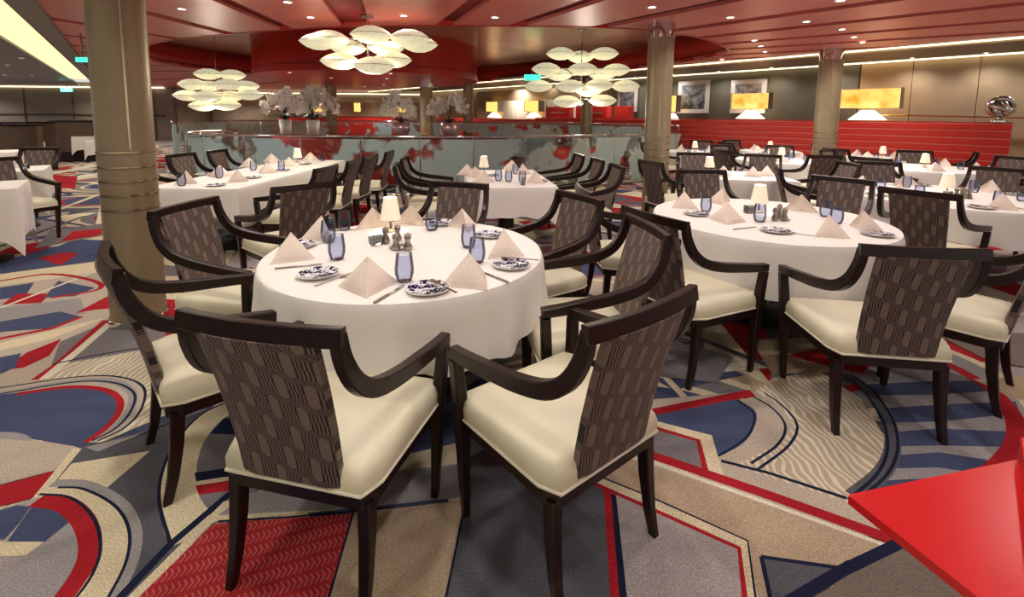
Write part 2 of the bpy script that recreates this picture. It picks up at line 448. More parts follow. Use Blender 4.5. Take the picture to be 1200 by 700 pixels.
poly('red', [(0, 436), (32, 414), (72, 398), (58, 418), (28, 432)]); poly('blue', [(0, 420), (25, 415), (18, 432), (0, 440)])
poly('grey', [(60, 430), (70, 402), (130, 376), (190, 380), (195, 405), (120, 420)])
poly('scribble', [(0, 470), (60, 430), (130, 418), (200, 408), (215, 450), (212, 480), (120, 520), (0, 520)])
stroke('red', [(0, 480), (30, 455), (72, 425), (115, 385), (125, 376)], .05); stroke('white', [(0, 490), (40, 455), (92, 412), (130, 379)], .05)
stroke('navy', [(62, 428), (110, 418), (160, 410), (200, 408)], .015, sm=4)
# foreground left
poly('beige', [(-60, 520), (0, 512), (85, 524), (95, 527), (68, 552), (-60, 585)])
poly('dgrey', [(95, 525), (150, 512), (250, 478), (300, 470), (420, 500), (300, 560), (140, 712), (60, 712), (60, 560)])
blob('beige', [(-60, 452), (20, 448), (90, 443), (140, 443), (168, 455), (166, 480), (147, 502), (115, 518), (40, 515), (-60, 515)])
stroke('navy', [(0, 456), (90, 443), (140, 443), (168, 455), (166, 480), (147, 502), (115, 518)], .012, sm=6)
stroke('lgrey', [(0, 463), (88, 448), (134, 449), (155, 462), (152, 482), (134, 503), (105, 518)], .04, sm=6)
stroke('navy', [(0, 463), (88, 449), (134, 450), (157, 462), (154, 482), (136, 503), (108, 518)], .012, sm=6)
blob('blue', [(-70, 475), (35, 460), (85, 454), (120, 457), (139, 467), (138, 485), (122, 505), (88, 524), (35, 516), (-70, 508)])
stroke('red', [(20, 463), (80, 455), (122, 458), (140, 470), (138, 487), (122, 505), (100, 520)], .03, sm=6)
blob('lgrey', [(-30, 510), (12, 508), (32, 512), (36, 519), (5, 517), (-30, 522)], 4)
poly('beige', [(-60, 520), (0, 516), (60, 520), (88, 525), (68, 552), (-60, 585)])
poly('lgrey', [(100, 526), (180, 506), (235, 482), (245, 480), (115, 531)]); poly('cream', [(66, 566), (84, 545), (176, 530), (126, 573)])
poly('red', [(-60, 588), (0, 571), (70, 552), (46, 584), (-60, 610)])
poly('cream', [(86, 527), (96, 527), (4, 642), (-6, 640)])
poly('mauve', [(-40, 612), (48, 584), (6, 640), (-40, 660)]); poly('blue', [(-40, 612), (20, 594), (40, 596), (6, 634), (-40, 640)])
ring = [(62, 568), (100, 570), (140, 591), (158, 622), (154, 662), (128, 715)]
poly('cream', [tuple(p) for p in smooth([(a, b) for a, b in ring], 6, False)] + [(60, 715), (100, 640), (45, 584)])
stroke('lgrey', ring, .038, sm=6); stroke('navy', [(68, 573), (98, 575), (134, 594), (151, 622), (148, 660), (122, 712)], .01, sm=6)
poly('lgrey', smooth([(40, 590), (75, 595), (96, 612), (102, 640), (92, 672), (66, 712)], 6, False)+[(-60, 720), (-60, 650), (6, 640)])
poly('blue', [(5, 642), (40, 592), (68, 594), (86, 610), (52, 638)]); poly('cream', [(-40, 640), (0, 637), (52, 637), (30, 653), (-40, 655)])
poly('mauve', [(-40, 656), (28, 656), (-40, 700)])
stroke('red', [(44, 588), (76, 593), (98, 612), (106, 642), (96, 672), (66, 715)], .062, sm=6)
stroke('navy', [(46, 581), (82, 585), (109, 608), (118, 642), (108, 676), (80, 715)], .01, sm=6)
# circle under the front left chair
blob('cream', [(285, 466), (238, 486), (206, 520), (190, 556), (187, 592), (200, 640), (236, 620), (246, 600), (234, 560), (240, 520), (268, 490), (305, 476)])
blob('grey', [(300, 472), (262, 492), (238, 522), (230, 558), (236, 588), (262, 606), (330, 600), (420, 540), (420, 480), (360, 462)])
poly('navy', [(246, 510), (262, 492), (420, 480), (420, 500), (300, 512)]); poly('navy', [(228, 556), (300, 545), (330, 548), (300, 558), (230, 566)])
poly('cream', [(230, 566), (330, 551), (330, 555), (230, 571)]); poly('red', [(229, 571), (332, 556), (336, 568), (233, 582)])
stroke('navy', [(285, 466), (238, 486), (206, 520), (190, 556), (187, 592), (200, 640)], .012, sm=6)
poly('beige', [(285, 480), (250, 505), (285, 500), (320, 470)]) if False else None
stroke('navy', [(132, 712), (200, 640), (270, 580)], .03)
poly('cream', [(140, 712), (262, 590), (345, 565), (560, 515), (560, 560), (430, 596), (250, 614), (172, 695), (160, 712)])
stroke('navy', [(255, 613), (340, 608), (545, 590)], .008)
poly('lgrey', [(255, 606), (290, 580), (420, 560), (540, 545), (540, 585), (414, 598)])
poly('herring', [(168, 697), (250, 616), (414, 604), (384, 700), (380, 715), (150, 715)])
poly('tan', [(414, 603), (548, 588), (522, 715), (380, 715), (385, 700)])
stroke('navy', [(414, 603), (382, 715)], .008)
poly('dgrey', [(552, 500), (640, 470), (700, 530), (712, 580), (722, 715), (520, 715), (545, 590)])
stroke('navy', [(552, 500), (545, 592), (520, 715)], .008)
# right of the front right chair
poly('scribble', [(878, 466), (905, 445), (960, 436), (1010, 470), (1040, 520), (1035, 560), (992, 596), (850, 548), (880, 500)])
poly('beige', [(640, 470), (760, 470), (880, 460), (905, 470), (930, 500), (915, 520), (860, 548), (992, 590), (1060, 640), (700, 560), (640, 510)])
for pts in ([(882, 466), (905, 480), (920, 500), (912, 522), (880, 545)], [(896, 462), (918, 478), (934, 500), (924, 524), (888, 552)]): stroke('navy', pts, .012, sm=6)
poly('red', [(640, 520), (757, 482), (878, 458), (886, 466), (757, 494), (640, 534)])
blob('blue', [(752, 494), (820, 478), (868, 470), (886, 484), (884, 502), (872, 520), (838, 540), (800, 545), (760, 520)])
stroke('beige', [(868, 469), (889, 484), (888, 504), (874, 524), (842, 542)], .03, sm=5); stroke('navy', [(864, 471), (883, 486), (881, 504), (868, 520), (838, 538)], .01, sm=5)
poly('cream', [(700, 490), (757, 492), (834, 512), (850, 566), (820, 560), (700, 530)])
poly('grey', [(700, 497), (757, 500), (816, 517), (826, 556), (700, 524)])
stroke('red', [(720, 496), (757, 500), (818, 518), (828, 558)], .025)
stroke('navy', [(845, 542), (900, 556), (992, 586)], .018); 
poly('tan', [(690, 560), (710, 530), (1045, 642), (990, 660), (925, 715), (882, 715), (870, 640)])
stroke('red', [(690, 516), (760, 534), (900, 582), (1047, 635)], .05); stroke('white', [(690, 524), (760, 542), (900, 592), (1040, 642)], .018)
poly('mauve', [(715, 580), (700, 562), (868, 640), (878, 715), (730, 715)])
stroke('cream', [(672, 552), (760, 590), (872, 640), (882, 715)], .04); stroke('red', [(672, 558), (760, 597), (866, 645), (874, 715)], .018); stroke('navy', [(672, 548), (766, 586), (876, 636), (887, 715)], .008)
poly('red', [(707, 572), (716, 580), (727, 715), (716, 715)]); poly('navy', [(716, 580), (722, 583), (736, 715), (727, 715)])
poly('dgrey', [(892, 656), (988, 668), (915, 715), (905, 715)])
poly('brown', [(1062, 635), (1010, 662), (940, 715), (1250, 715), (1250, 640)])
stroke('navy', [(905, 720), (985, 672), (1060, 636)], .035); stroke('navy', [(892, 655), (984, 668)], .014); stroke('navy', [(892, 655), (905, 715)], .014)
# big circle at the right
blob('lgrey', [(985, 432), (1020, 455), (1044, 490), (1052, 525), (1038, 556), (1008, 582), (1100, 600), (1200, 560), (1215, 500), (1170, 440), (1110, 415), (1040, 412)])
for k_, (ya, yb, yc, yd) in enumerate([(452, 462, 450, 440), (480, 494, 478, 464), (508, 522, 518, 500), (536, 548, 556, 538), (566, 578, 590, 575)]):
    poly('blue', [((1012, 1036, 1046, 1042, 1020)[k_], ya), (1100, ya-4), (1190, yd+8), (1195, yc+8), (1100, yb+2), ((1030, 1044, 1046, 1034, 1030)[k_], yb+3)])
stroke('red', [(1020, 398), (1090, 420), (1150, 450), (1182, 480), (1192, 515), (1172, 548), (1130, 575)], .075, sm=6)
stroke('cream', [(1040, 392), (1100, 408), (1170, 440), (1215, 490), (1235, 540)], .06, sm=6)
poly('brown', [(1080, 385), (1250, 395), (1250, 440), (1160, 425)]); poly('tan', [(1140, 446), (1250, 440), (1250, 470), (1190, 470)])
stroke('dgrey', [(960, 425), (1012, 455), (1038, 490), (1046, 525), (1034, 555), (1000, 584)], .06, sm=6)
for o_ in (-6, 6): stroke('navy', [(960+o_, 423), (1010+o_, 453), (1038+o_, 490), (1046+o_, 525), (1034+o_, 557), (1000+o_, 588)], .012, sm=6)
poly('grey', [(745, 440), (790, 400), (860, 420), (840, 450)]); poly('blue', [(640, 425), (700, 412), (705, 432), (650, 445)]); poly('red', [(690, 352), (725, 348), (720, 366), (680, 372)])
poly('tan', [(880, 400), (960, 395), (1005, 440), (960, 438), (905, 440)])
poly('red', [(920, 418), (1010, 440), (1020, 430), (960, 410)])
# red carpet blocks on the left aisle
poly('red', [(58, 205), (91, 207), (88, 222), (52, 219)]); poly('red', [(68, 182), (100, 180), (102, 186), (70, 187)])
carpet = struct(link('floor_carpet', cbm, cpm)); carpet['label'] = 'red blue cream and grey geometric pattern of the carpet'

# ---- walls
def wallbox(name, a, b, z0, z1, th, m, parent=None, side=1):
    ax, ay = a; bx, by = b; L = math.hypot(bx-ax, by-ay); t = math.atan2(by-ay, bx-ax)
    bm = nb(); box(bm, (0, 0, 0), (L, th, z1-z0))
    o = link(name, bm, m, parent); o.location = ((ax+bx)/2, (ay+by)/2, (z0+z1)/2); o.rotation_euler = (0, 0, t); return o
ZC = 2.8
wr = struct(wallbox('wall_right', R(13.62, -8), R(13.62, 26), 0, 3.0, .2, 'wallbeige'))
# wall panels: beige run, then olive run
s0 = -3.0; k_ = 0
while s0 < 3.2:
    s1 = min(s0+1.05, 3.2)
    p_ = wallbox('wall_panel', R(13.47, s0+.006), R(13.47, s1-.006), 0.1, 2.8, .06, 'wallbeige'); p_.parent = wr; p_.matrix_parent_inverse = wr.matrix_basis.inverted(); s0 += 1.05
olive = wallbox('wall_panel', R(13.46, 3.22), R(13.46, 9.6), 0.1, 2.8, .06, 'olive'); olive.parent = wr; olive.matrix_parent_inverse = wr.matrix_basis.inverted()
wf = struct(wallbox('wall_far', (-22, 27.2), (-3, 27.2), 0, 3.0, .2, 'wallbrown'))
wl = struct(wallbox('wall_left', (-36, 24.2), (-17.6, 24.2), 0, 3.0, .2, 'wallbrown'))
for x in (-34, -31.5, -29, -26.5, -24, -21.5, -19.5):
    p_ = wallbox('wall_panel', (x-1.18, 24.06), (x+1.18 if x < -20 else x+.9, 24.06), .05, 2.7, .06, 'wallbrown'); p_.parent = wl; p_.matrix_parent_inverse = wl.matrix_basis.inverted()
struct(wallbox('trim_1', (-36, 24.0), (-18, 24.0), 1.28, 1.34, .06, 'wood'))
struct(wallbox('wall_corner', (-17.6, 24.2), (-17.6, 27.2), 0, 3.0, .2, 'wallbrown'))

# ---- curtains
def curtain(a, b, z0, z1, label, folds):
    bm = nb(); ax, ay = a; bx, by = b; n = folds*6
    L = math.hypot(bx-ax, by-ay); nx, ny = -(by-ay)/L, (bx-ax)/L; rows = []
    for z in (z0, z1):
        rows.append([bm.verts.new((ax+(bx-ax)*i/n+nx*.07*math.sin(2*PI*i/6), ay+(by-ay)*i/n+ny*.07*math.sin(2*PI*i/6), z)) for i in range(n+1)])
    for i in range(n): bm.faces.new((rows[0][i], rows[0][i+1], rows[1][i+1], rows[1][i]))
    o = link('curtain', bm, 'curtain', smooth=True); md = o.modifiers.new('s', 'SOLIDIFY'); md.thickness = .02
    tag(o, label, 'curtain', 'pleated curtains'); return o
curtain((-17.4, 26.9), (-10.6, 26.9), .02, 2.3, 'long pleated taupe curtain on the far wall behind the left chandelier', 60)
curtain((-10.2, 26.9), (-5.2, 26.9), .02, 2.3, 'pleated taupe curtain on the far wall behind the orchid vases', 44)
a_, b_ = R(13.2, 18.4), R(13.2, 10.4)
curtain(a_, b_, .02, 2.15, 'pleated taupe curtain on right wall behind the amber square lamps', 60)
pel = wallbox('trim_pelmet', R(13.25, 18.4), R(13.25, 10.4), 2.15, 2.62, .14, 'wallbeige'); struct(pel)

# ---- ceiling
CC = (-4.03, 14.28)
RING = smooth([(-8.6, 10.9), (-6.85, 9.0), (-4.5, 7.8), (-2.33, 7.1), (0, 6.98), (1.7, 7.1), (3.0, 7.75), (4.06, 8.97), (4.3, 9.9), (3.9, 11.6), (2.57, 14.26), (1.0, 16.6), (-1.5, 18.2), (-4.5, 18.7), (-7.5, 17.6), (-9.1, 15), (-9.4, 12.6)], 8, True)
def ringpt(th):
    """distance from CC to the edge of the oval recess in the direction th"""
    dx, dy = math.cos(th), math.sin(th); best = 1.0
    for i in range(len(RING)):
        ax, ay = RING[i][0]-CC[0], RING[i][1]-CC[1]; bx, by = RING[(i+1) % len(RING)][0]-CC[0], RING[(i+1) % len(RING)][1]-CC[1]
        ex, ey = bx-ax, by-ay; det = dx*(-ey)+ex*dy
        if abs(det) < 1e-9: continue
        t = (ax*(-ey)+ex*ay)/det; u = (dx*ay-dy*ax)/det
        if t > 0 and -1e-6 <= u <= 1+1e-6: best = max(best, t)
    return best
WMIN, WMAX = -0.75, 10.9
def outer(th):
    dx, dy = math.cos(th), math.sin(th); k = dx*WX+dy*WY; w0 = CC[0]*WX+CC[1]*WY
    r = 21.0
    if k > 1e-6: r = min(r, (WMAX-w0)/k)
    if k < -1e-6: r = min(r, (WMIN-w0)/k)
    if dy > 1e-6: r = min(r, (27-CC[1])/dy)
    return r
def sector(bm, t0, t1, z0, z1, half=0.0, inset=0.0):
    n = max(2, int(abs(t1-t0)/.03)); A, B = [], []
    for i in range(n+1):
        t = t0+(t1-t0)*i/n
        ri, ro = ringpt(t)+inset, outer(t)-inset
        if ro < ri+.05: ro = ri+.05
        for r, lst in ((ri, A), (ro, B)):
            off = half/max(r, 1); tt = t + (off*(1-2*i/n))
            lst.append((CC[0]+r*math.cos(tt), CC[1]+r*math.sin(tt)))
    prism(bm, A+list(reversed(B)), z0, z1)
ceil = nb()
ths = [math.radians(d) for d in range(-180, 180, 6)]
for t in ths: sector(ceil, t, t+math.radians(6), ZC+.06, ZC+.10)
ceiling = struct(link('ceiling', ceil, 'reddark'))
gr = [-170, -158, -146, -134.5, -121.6, -108.8, -96.2, -86, -77.6, -76.2, -67.6, -60.9, -54, -47.6, -42.3, -37, -32.2, -27.5, -23, -18, -12, -4, 6, 18, 32, 48, 66, 84, 102, 120, 138, 156, 174, 190]
for a, b in zip(gr, gr[1:]):
    if b-a < 3: continue
    bm = nb(); sector(bm, math.radians(a), math.radians(b), ZC, ZC+.05, half=.12)
    link('ceiling_panel', bm, 'redpanel', ceiling)
# recess: side wall and glossy lid
n = len(RING); bm = nb(); lo, hi = [], []
for x, y in RING:
    lo.append(bm.verts.new((x, y, ZC-.01))); hi.append(bm.verts.new((x, y, 3.4)))
for i in range(n): bm.faces.new((lo[i], hi[i], hi[(i+1) % n], lo[(i+1) % n]))
rw = link('recess_wall', bm, 'redgloss', ceiling, smooth=True); md = rw.modifiers.new('s', 'SOLIDIFY'); md.thickness = .04
bm = nb(); prism(bm, [(x+(x-CC[0])*.01, y+(y-CC[1])*.01) for x, y in RING], 3.4, 3.46)
link('recess_lid', bm, 'bronze', ceiling)
bm = nb(); lathe(bm, [(0.01, 3.4), (3.05, 3.4), (3.05, 2.66), (3.02, 2.65), (3.02, 2.61), (3.07, 2.60), (3.07, 2.47), (2.8, 2.46), (.01, 2.46)], 96, (-4.1, 13.6, 0))
dr = link('ceiling_drum', bm, 'redgloss', smooth=True, auto=.6); struct(dr); dr['label'] = 'large red lacquered drum hanging from the oval ceiling recess'
# far right ceiling beyond the red area, left grey ceiling
def strip(name, w0, w1, sA, sB, z0, z1, m, parent=None):
    bm = nb(); prism(bm, [R(w0, sA), R(w1, sA), R(w1, sB), R(w0, sB)], z0, z1); o = link(name, bm, m, parent); return o
struct(strip('ceiling_soffit', 10.95, 13.7, -8, 26, ZC, ZC+.1, 'soffit'))
c1 = struct(strip('trim_cove_inner', 10.88, 10.97, -8, 26, ZC-.02, ZC+.0, 'cove'))
struct(strip('trim_cove_lip', 10.97, 11.05, -8, 26, ZC-.05, ZC, 'taupe'))
c2 = struct(strip('trim_cove_outer', 13.30, 13.42, -8, 26, ZC-.02, ZC, 'cove'))
struct(strip('ceiling_left', -26, -1.62, -8, 36, ZC, ZC+.08, 'greyceil'))
struct(strip('trim_left_beam', -.98, -.72, -8, 30, ZC-.06, ZC+.06, 'greyceil'))
lp = struct(strip('ceiling_light_box', -1.62, -.98, -8, 26, ZC+.10, ZC+.14, 'greyceil'))
for i in range(34):
    strip('luminous_panel', -1.6, -1.0, -6+i*.95, -6+i*.95+.90, ZC+.03, ZC+.06, 'coveseg', lp)
bm = nb(); box(bm, (-27, 24.0, ZC-.06), (18, .12, .05)); struct(link('trim_cove_left', bm, 'cove'))
bm = nb(); box(bm, (-11, 27.0, ZC-.14), (13, .12, .05)); struct(link('trim_cove_far', bm, 'cove'))

# ---- columns
def column(x, y, r, label, seam=True, h=2.8):
    t = empty('column', (x, y, 0))
    bm = nb(); lathe(bm, [(r, .05), (r, h-.2)], 48); s_ = link('shaft', bm, 'taupe', t, smooth=True, auto=.6)
    bm = nb(); lathe(bm, [(r+.012, 0), (r+.012, .05), (r+.002, .055), (r*.9, .056)], 48); link('base_collar', bm, 'chrome', t, smooth=True, auto=.6)
    bm = nb(); lathe(bm, [(r*1.03, h-.2), (r*1.03, h)], 48); link('top_collar', bm, 'chrome', t, smooth=True, auto=.6)
    for z in (1.215, 1.115, 1.02, .925, .825):
        bm = nb(); lathe(bm, [(r*.98, z-.007), (r+.006, z-.005), (r+.006, z+.005), (r*.98, z+.007)], 48); link('band', bm, 'brass', t, smooth=True, auto=.6)
    if seam:
        a = math.atan2(-y, -x)+.12; bm = nb(); box(bm, (r*math.cos(a), r*math.sin(a), 1.9), (.006, .012, 1.34), a); link('seam', bm, 'brass', t)
    tag(t, label, 'column', 'round taupe columns'); return t
column(-2.66, 3.17, .16, 'thick taupe column with brass bands, nearest, left of the front table')
column(2.12, 6.75, .18, 'taupe banded column behind the right round table, under the red ceiling')
column(6.1, 9.0, .2, 'taupe column standing in front of the red banquette on the right')
column(-2.45, 13.2, .18, 'taupe column between the two orchid vases', False, 2.46)
column(-6.4, 16.4, .19, 'slim taupe column behind the near glass rail, under the red drum', False, 3.4)
column(-1.6, 16.75, .18, 'slim far taupe column right of the right orchid vase', False, 3.4)
column(2.42, 15.1, .18, 'far taupe column below the right chandelier', False)

# ---- downlights (real and added fixtures with their light)
def fixture():
    t = empty('downlight', (0, 0, 0))
    bm = nb(); lathe(bm, [(.045, -.012), (.06, -.012), (.062, 0), (.045, 0)], 16, cap=False); link('trim_ring', bm, 'white', t)
    bm = nb(); lathe(bm, [(.001, -.006), (.044, -.006)], 16, cap=False)
    for f in bm.faces:
        f.normal_update()
        if f.normal.z > 0: f.normal_flip()
    link('lens', bm, 'downlight', t); return t
dl = Proto(fixture()); dls = {'a': [], 'b': [], 'c': [], 'd': [], 'e': [], 'f': [], 'g': []}
def add_down(x, y, z, key, power=1.0):
    o = dl.put((x, y, z)); dls[key].append(o)
    if power:
        l = bpy.data.lights.new('downlight_lamp', 'SPOT'); l.energy = SPOT_W*power; l.spot_size = 2.5; l.spot_blend = .7; l.shadow_soft_size = .05; l.color = (1, .94, .88)
        lo_ = bpy.data.objects.new('lamp', l); C.objects.link(lo_); lo_.location = (x, y, z-.03)
SP = [(-4.215, 6.027), (-5.603, 7.077), (-7.9, 9.6), (-9.5, 10.9), (-2.67, 5.614), (-2.77, 6.468), (-1.461, 6.302), (-0.248, 6.353), (1.658, 5.691), (2.843, 6.212),
      (4.08, 7.98), (4.521, 8.6), (4.978, 9.3), (3.978, 6.431), (3.632, 5.288), (4.828, 6.942), (5.462, 7.564), (6.0, 8.1), (4.742, 10.66), (3.2, 15.2), (1.9, 17.2), (7.2, 9.0)]
SPF = [(-9.8, 18.9), (-12.5, 21.5), (-7, 22), (-3.5, 20.8), (-13, 15.5), (.2, 19.8), (-15, 25), (-11, 25.2), (-7, 25.2)]
for x, y in SP: add_down(x, y, ZC, 'b' if x < 1 else 'c', 1.0)
for x, y in SPF: add_down(x, y, ZC, 'f', 3.0)
for x, y in [(-4.9, 12.6), (-3.4, 12.6), (-4.2, 15.2), (-2.9, 11.1), (-5.3, 11.1)]: add_down(x, y, 2.46, 'g', 1.6)  # last two positions are added lamps that brighten the orchids
for x, y in [(-12.241, 11.677), (-14.5, 13.416), (-18.728, 17.204), (-19.117, 19.692), (-17.592, 17.078), (-9, 7)]: add_down(x, y, ZC, 'a', 2.4)
# the same grid of downlights carries on over the near tables and behind the photographer
for x, y in [(-2.6, 3.9), (-1.2, 3.2), (-.3, 2.2), (.5, 3.6), (1.7, 2.9), (2.6, 4.3), (-1.3, 1.4), (.5, .8), (2.1, 1.3), (3.6, 2.9), (4.6, 4.4), (-3.2, 1.9), (-2.0, -.3), (0, -.9), (2.2, -.6), (-4.6, 3.6), (6.4, 5.6), (-5.6, 5.2), (8, 5.2)]:
    add_down(x, y, ZC, 'd', .80)
for S_ in (-2.2, -1.1, 0, 1.1, 2.2, 3.6, 5.0, 6.4, 7.8, 9.2, 11.2, 13.2, 15.4):
    x, y = R(12.95, S_); add_down(x, y, ZC, 'e', .9 if S_ < 10 else .35)
for x, y in [(-24, 20.5), (-21, 22.6), (-27, 22.4), (-15, 20), (-11.2, 9), (-9.2, 9.6), (-7.4, 5.4)]: add_down(x, y, ZC, 'a', 2.0 if y < 15 else 4.0)
ordinals(dls['f'], 'far downlight in the red ceiling beyond the drum', 'downlight', 'far downlights')
ordinals(dls['g'], 'existing or added downlight set in the underside of the red drum', 'downlight', 'downlights in the drum')
ordinals(dls['e'], 'wall washing downlight in the taupe soffit along the right wall', 'downlight', 'downlights in the soffit')
ordinals(dls['a'], 'downlight in the grey ceiling by the luminous strip', 'downlight', 'downlights in the grey ceiling')
ordinals(dls['b'], 'downlight in the red ceiling, left half', 'downlight', 'downlights in the red ceiling')
ordinals(dls['c'], 'downlight in the red ceiling, right half', 'downlight', 'downlights in the red ceiling right')
[tag(o_, 'recessed downlight in the ceiling above the near tables, above the picture', 'downlight', 'downlights above the near tables') for o_ in dls['d']]

# ================================================================ CHAIRS
def build_chair():
    t = empty('armchair', (0, 0, 0))
    # seat cushion
    bm = nb()
    out = [(-.255, -.17), (-.225, -.235), (.225, -.235), (.255, -.17), (.278, .22), (.26, .262), (-.26, .262), (-.278, .22)]
    out = [(v.x, v.y) for i in range(8) for v in [Vector(out[i]).lerp(Vector(out[(i+1) % 8]), k/3) for k in range(3)]]
    levels = [(.395, 1.0), (.405, 1.012), (.44, 1.015), (.462, .985), (.476, .93), (.484, .80), (.490, .5), (.492, .2)]
    rings = [[bm.verts.new((x*s, (y-.015)*s+.015, z)) for x, y in out] for z, s in levels]; n = len(out)
    for A, B in zip(rings, rings[1:]):
        for i in range(n): bm.faces.new((A[i], A[(i+1) % n], B[(i+1) % n], B[i]))
    bm.faces.new(list(reversed(rings[0]))); bm.faces.new(rings[-1])
    seat = link('seat', bm, 'leather', t, smooth=True, auto=1.2)
    bm = nb(); tube(bm, [(x*1.016, (y-.015)*1.016+.015, .398) for x, y in out], .0055, 6, closed=True); link('piping', bm, 'piping', seat, smooth=True)
    # seat frame
    bm = nb(); fr = [(-.25, -.18), (-.222, -.23), (.222, -.23), (.25, -.18), (.272, .22), (.272, .255), (-.272, .255), (-.272, .22)]
    prism(bm, fr, .345, .394); link('seat_frame', bm, 'wood', t)
    # legs
    for s in (-1, 1):
        bm = nb()
        pts = [(s*.262, .225, 0), (s*.268, .228, .15), (s*.275, .232, .36), (s*.284, .238, .5), (s*.293, .246, .615)]
        sweep(bm, pts, [.026, .034, .046, .044, .040], [.026, .034, .046, .044, .044]); link('leg', bm, 'wood', t)
        bm = nb()
        pts = [(s*.228, -.246, 0), (s*.226, -.222, .10), (s*.224, -.205, .22), (s*.222, -.195, .36)]
        sweep(bm, pts, [.026, .032, .038, .044], [.028, .036, .044, .05]); link('leg', bm, 'wood', t)
        # arm: one swept member from the rail corner forward to the post
        p = cr([(s*.232, -.332, .925), (s*.238, -.318, .85), (s*.247, -.275, .768), (s*.258, -.20, .712), (s*.272, -.08, .680), (s*.283, .05, .662), (s*.290, .16, .648), (s*.293, .262, .638)], 4)
        m_ = len(p); bm = nb(); sweep(bm, p, [.034+.008*i/m_ for i in range(m_)], [.040+.012*math.sin(PI*i/m_) for i in range(m_)]); link('arm', bm, 'wood', t)
    # top rail, slightly bowed backwards
    bm = nb(); p = [(x, -.335-.022*(1-(x/.25)**2), .924) for x in (-.25, -.2, -.12, -.04, .04, .12, .2, .25)]
    sweep(bm, p, [.030]*8, [.052]*8, side=Vector((0, 1, -.15))); link('top_rail', bm, 'wood', t)
    # upholstered back panel
    bm = nb(); rows = []
    for z, y, hw in [(.41, -.225, .163), (.5, -.238, .166), (.62, -.262, .170), (.74, -.292, .174), (.84, -.322, .178), (.905, -.342, .180)]:
        rowf, rowb = [], []
        for i in range(9):
            x = -hw+2*hw*i/8; bow = -.020*(1-(x/.2)**2)*(z-.4)/.5
            e = .008 if i in (0, 8) else 0
            rowf.append(bm.verts.new((x, y+bow+.020-e, z))); rowb.append(bm.verts.new((x, y+bow-.020+e, z)))
        rows.append(rowf+list(reversed(rowb)))
    n = 18
    for A, B in zip(rows, rows[1:]):
        for i in range(n): bm.faces.new((A[i], A[(i+1) % n], B[(i+1) % n], B[i]))
    bm.faces.new(list(reversed(rows[0]))); bm.faces.new(rows[-1]); bmesh.ops.recalc_face_normals(bm, faces=bm.faces)
    link('backrest', bm, 'fabric', t, smooth=True, auto=.9)
    t['category'] = 'chair'
    return t
chair = Proto(build_chair())
def put_chair(x, y, th): return chair.put((x, y, 0), th)
def face(x, y, tx, ty):      # rotation that turns +y towards the target
    return math.atan2(-(tx-x), ty-y)

# ================================================================ TABLES
def cloth_mesh(outline, z, drop, flare, amp, waves, seed, corner=None):
    """a cloth over a top: outline = closed list of (x,y,nx,ny)"""
    rr = random.Random(seed); n = len(outline); bm = nb()
    ph = [rr.uniform(0, 6.28) for _ in range(4)]
    cent = bm.verts.new((0, 0, z))
    def fold(i):
        a = 2*PI*i/n
        return (math.sin(waves*a+ph[0])+.6*math.sin((waves*1.7//1)*a+ph[1])+.5*math.sin((waves*.5//1)*a+ph[2]))/2
    rings = [[bm.verts.new((x*.5, y*.5, z)) for x, y, _, _ in outline], [bm.verts.new((x*.985, y*.985, z)) for x, y, _, _ in outline]]
    levels = [(0, 0), (.035, .02), (.12, .08), (.35, .3), (.6, .6), (.8, .82), (1, 1)]
    for li, (d, k) in enumerate(levels):
        rg = []
        for i, (x, y, nx, ny) in enumerate(outline):
            f = fold(i); dr = drop*(1+.07*math.sin(2*2*PI*i/n+ph[3])+.04*f) + (corner(i)*drop if corner else 0)
            o = .004+.010*min(1, d*12)+flare*k+amp*f*k
            rg.append(bm.verts.new((x+nx*o, y+ny*o, z-.002-dr*d)))
        rings.append(rg)
    for i in range(n): bm.faces.new((cent, rings[0][i], rings[0][(i+1) % n]))
    for A, B in zip(rings, rings[1:]):
        for i in range(n): bm.faces.new((A[i], B[i], B[(i+1) % n], A[(i+1) % n]))
    bmesh.ops.recalc_face_normals(bm, faces=bm.faces)
    return bm
def round_outline(r, n=144): return [(r*math.cos(2*PI*i/n), r*math.sin(2*PI*i/n), math.cos(2*PI*i/n), math.sin(2*PI*i/n)) for i in range(n)]
def rect_outline(w_, l_, n=144, rad=.03):
    out = []; per = 2*(w_+l_)
    for i in range(n):
        a = 2*PI*i/n; c, s = math.cos(a), math.sin(a); e = .12
        x = (w_/2)*math.copysign(abs(c)**e, c); y = (l_/2)*math.copysign(abs(s)**e, s)
        # spread points along the sides
        t = max(abs(c)/(w_/2), abs(s)/(l_/2)); x, y = c/t, s/t
        out.append([x, y])
    res = []
    for i in range(n):
        a, b = out[i-1], out[(i+1) % n]; dx, dy = b[0]-a[0], b[1]-a[1]; d = math.hypot(dx, dy); res.append((out[i][0], out[i][1], dy/d, -dx/d))
    return res
def table_base(x, y, rz, shape, label, group):
    t = empty('dining_table', (x, y, 0), rz)
    if shape[0] == 'r':
        r = shape[1]; bm = nb(); lathe(bm, [(r-.015, .715), (r-.015, .742)], 48); link('tabletop', bm, 'black', t); cols = [(0, 0)]
    else:
        bm = nb(); box(bm, (0, 0, .7285), (shape[1]-.03, shape[2]-.03, .027)); link('tabletop', bm, 'black', t)
        cols = [(0, -shape[2]/4), (0, shape[2]/4)] if shape[2] > 1.2 else [(0, 0)]
    for cx, cy_ in cols:
        bm = nb(); lathe(bm, [(.05, .06), (.045, .7), (.16, .715)], 16, (cx, cy_, 0)); link('pedestal', bm, 'black', t)
        bm = nb(); lathe(bm, [(.27, 0.004), (.27, .02), (.2, .035), (.05, .06)], 24, (cx, cy_, 0)); link('foot', bm, 'black', t)
    tag(t, label, 'table', group); return t
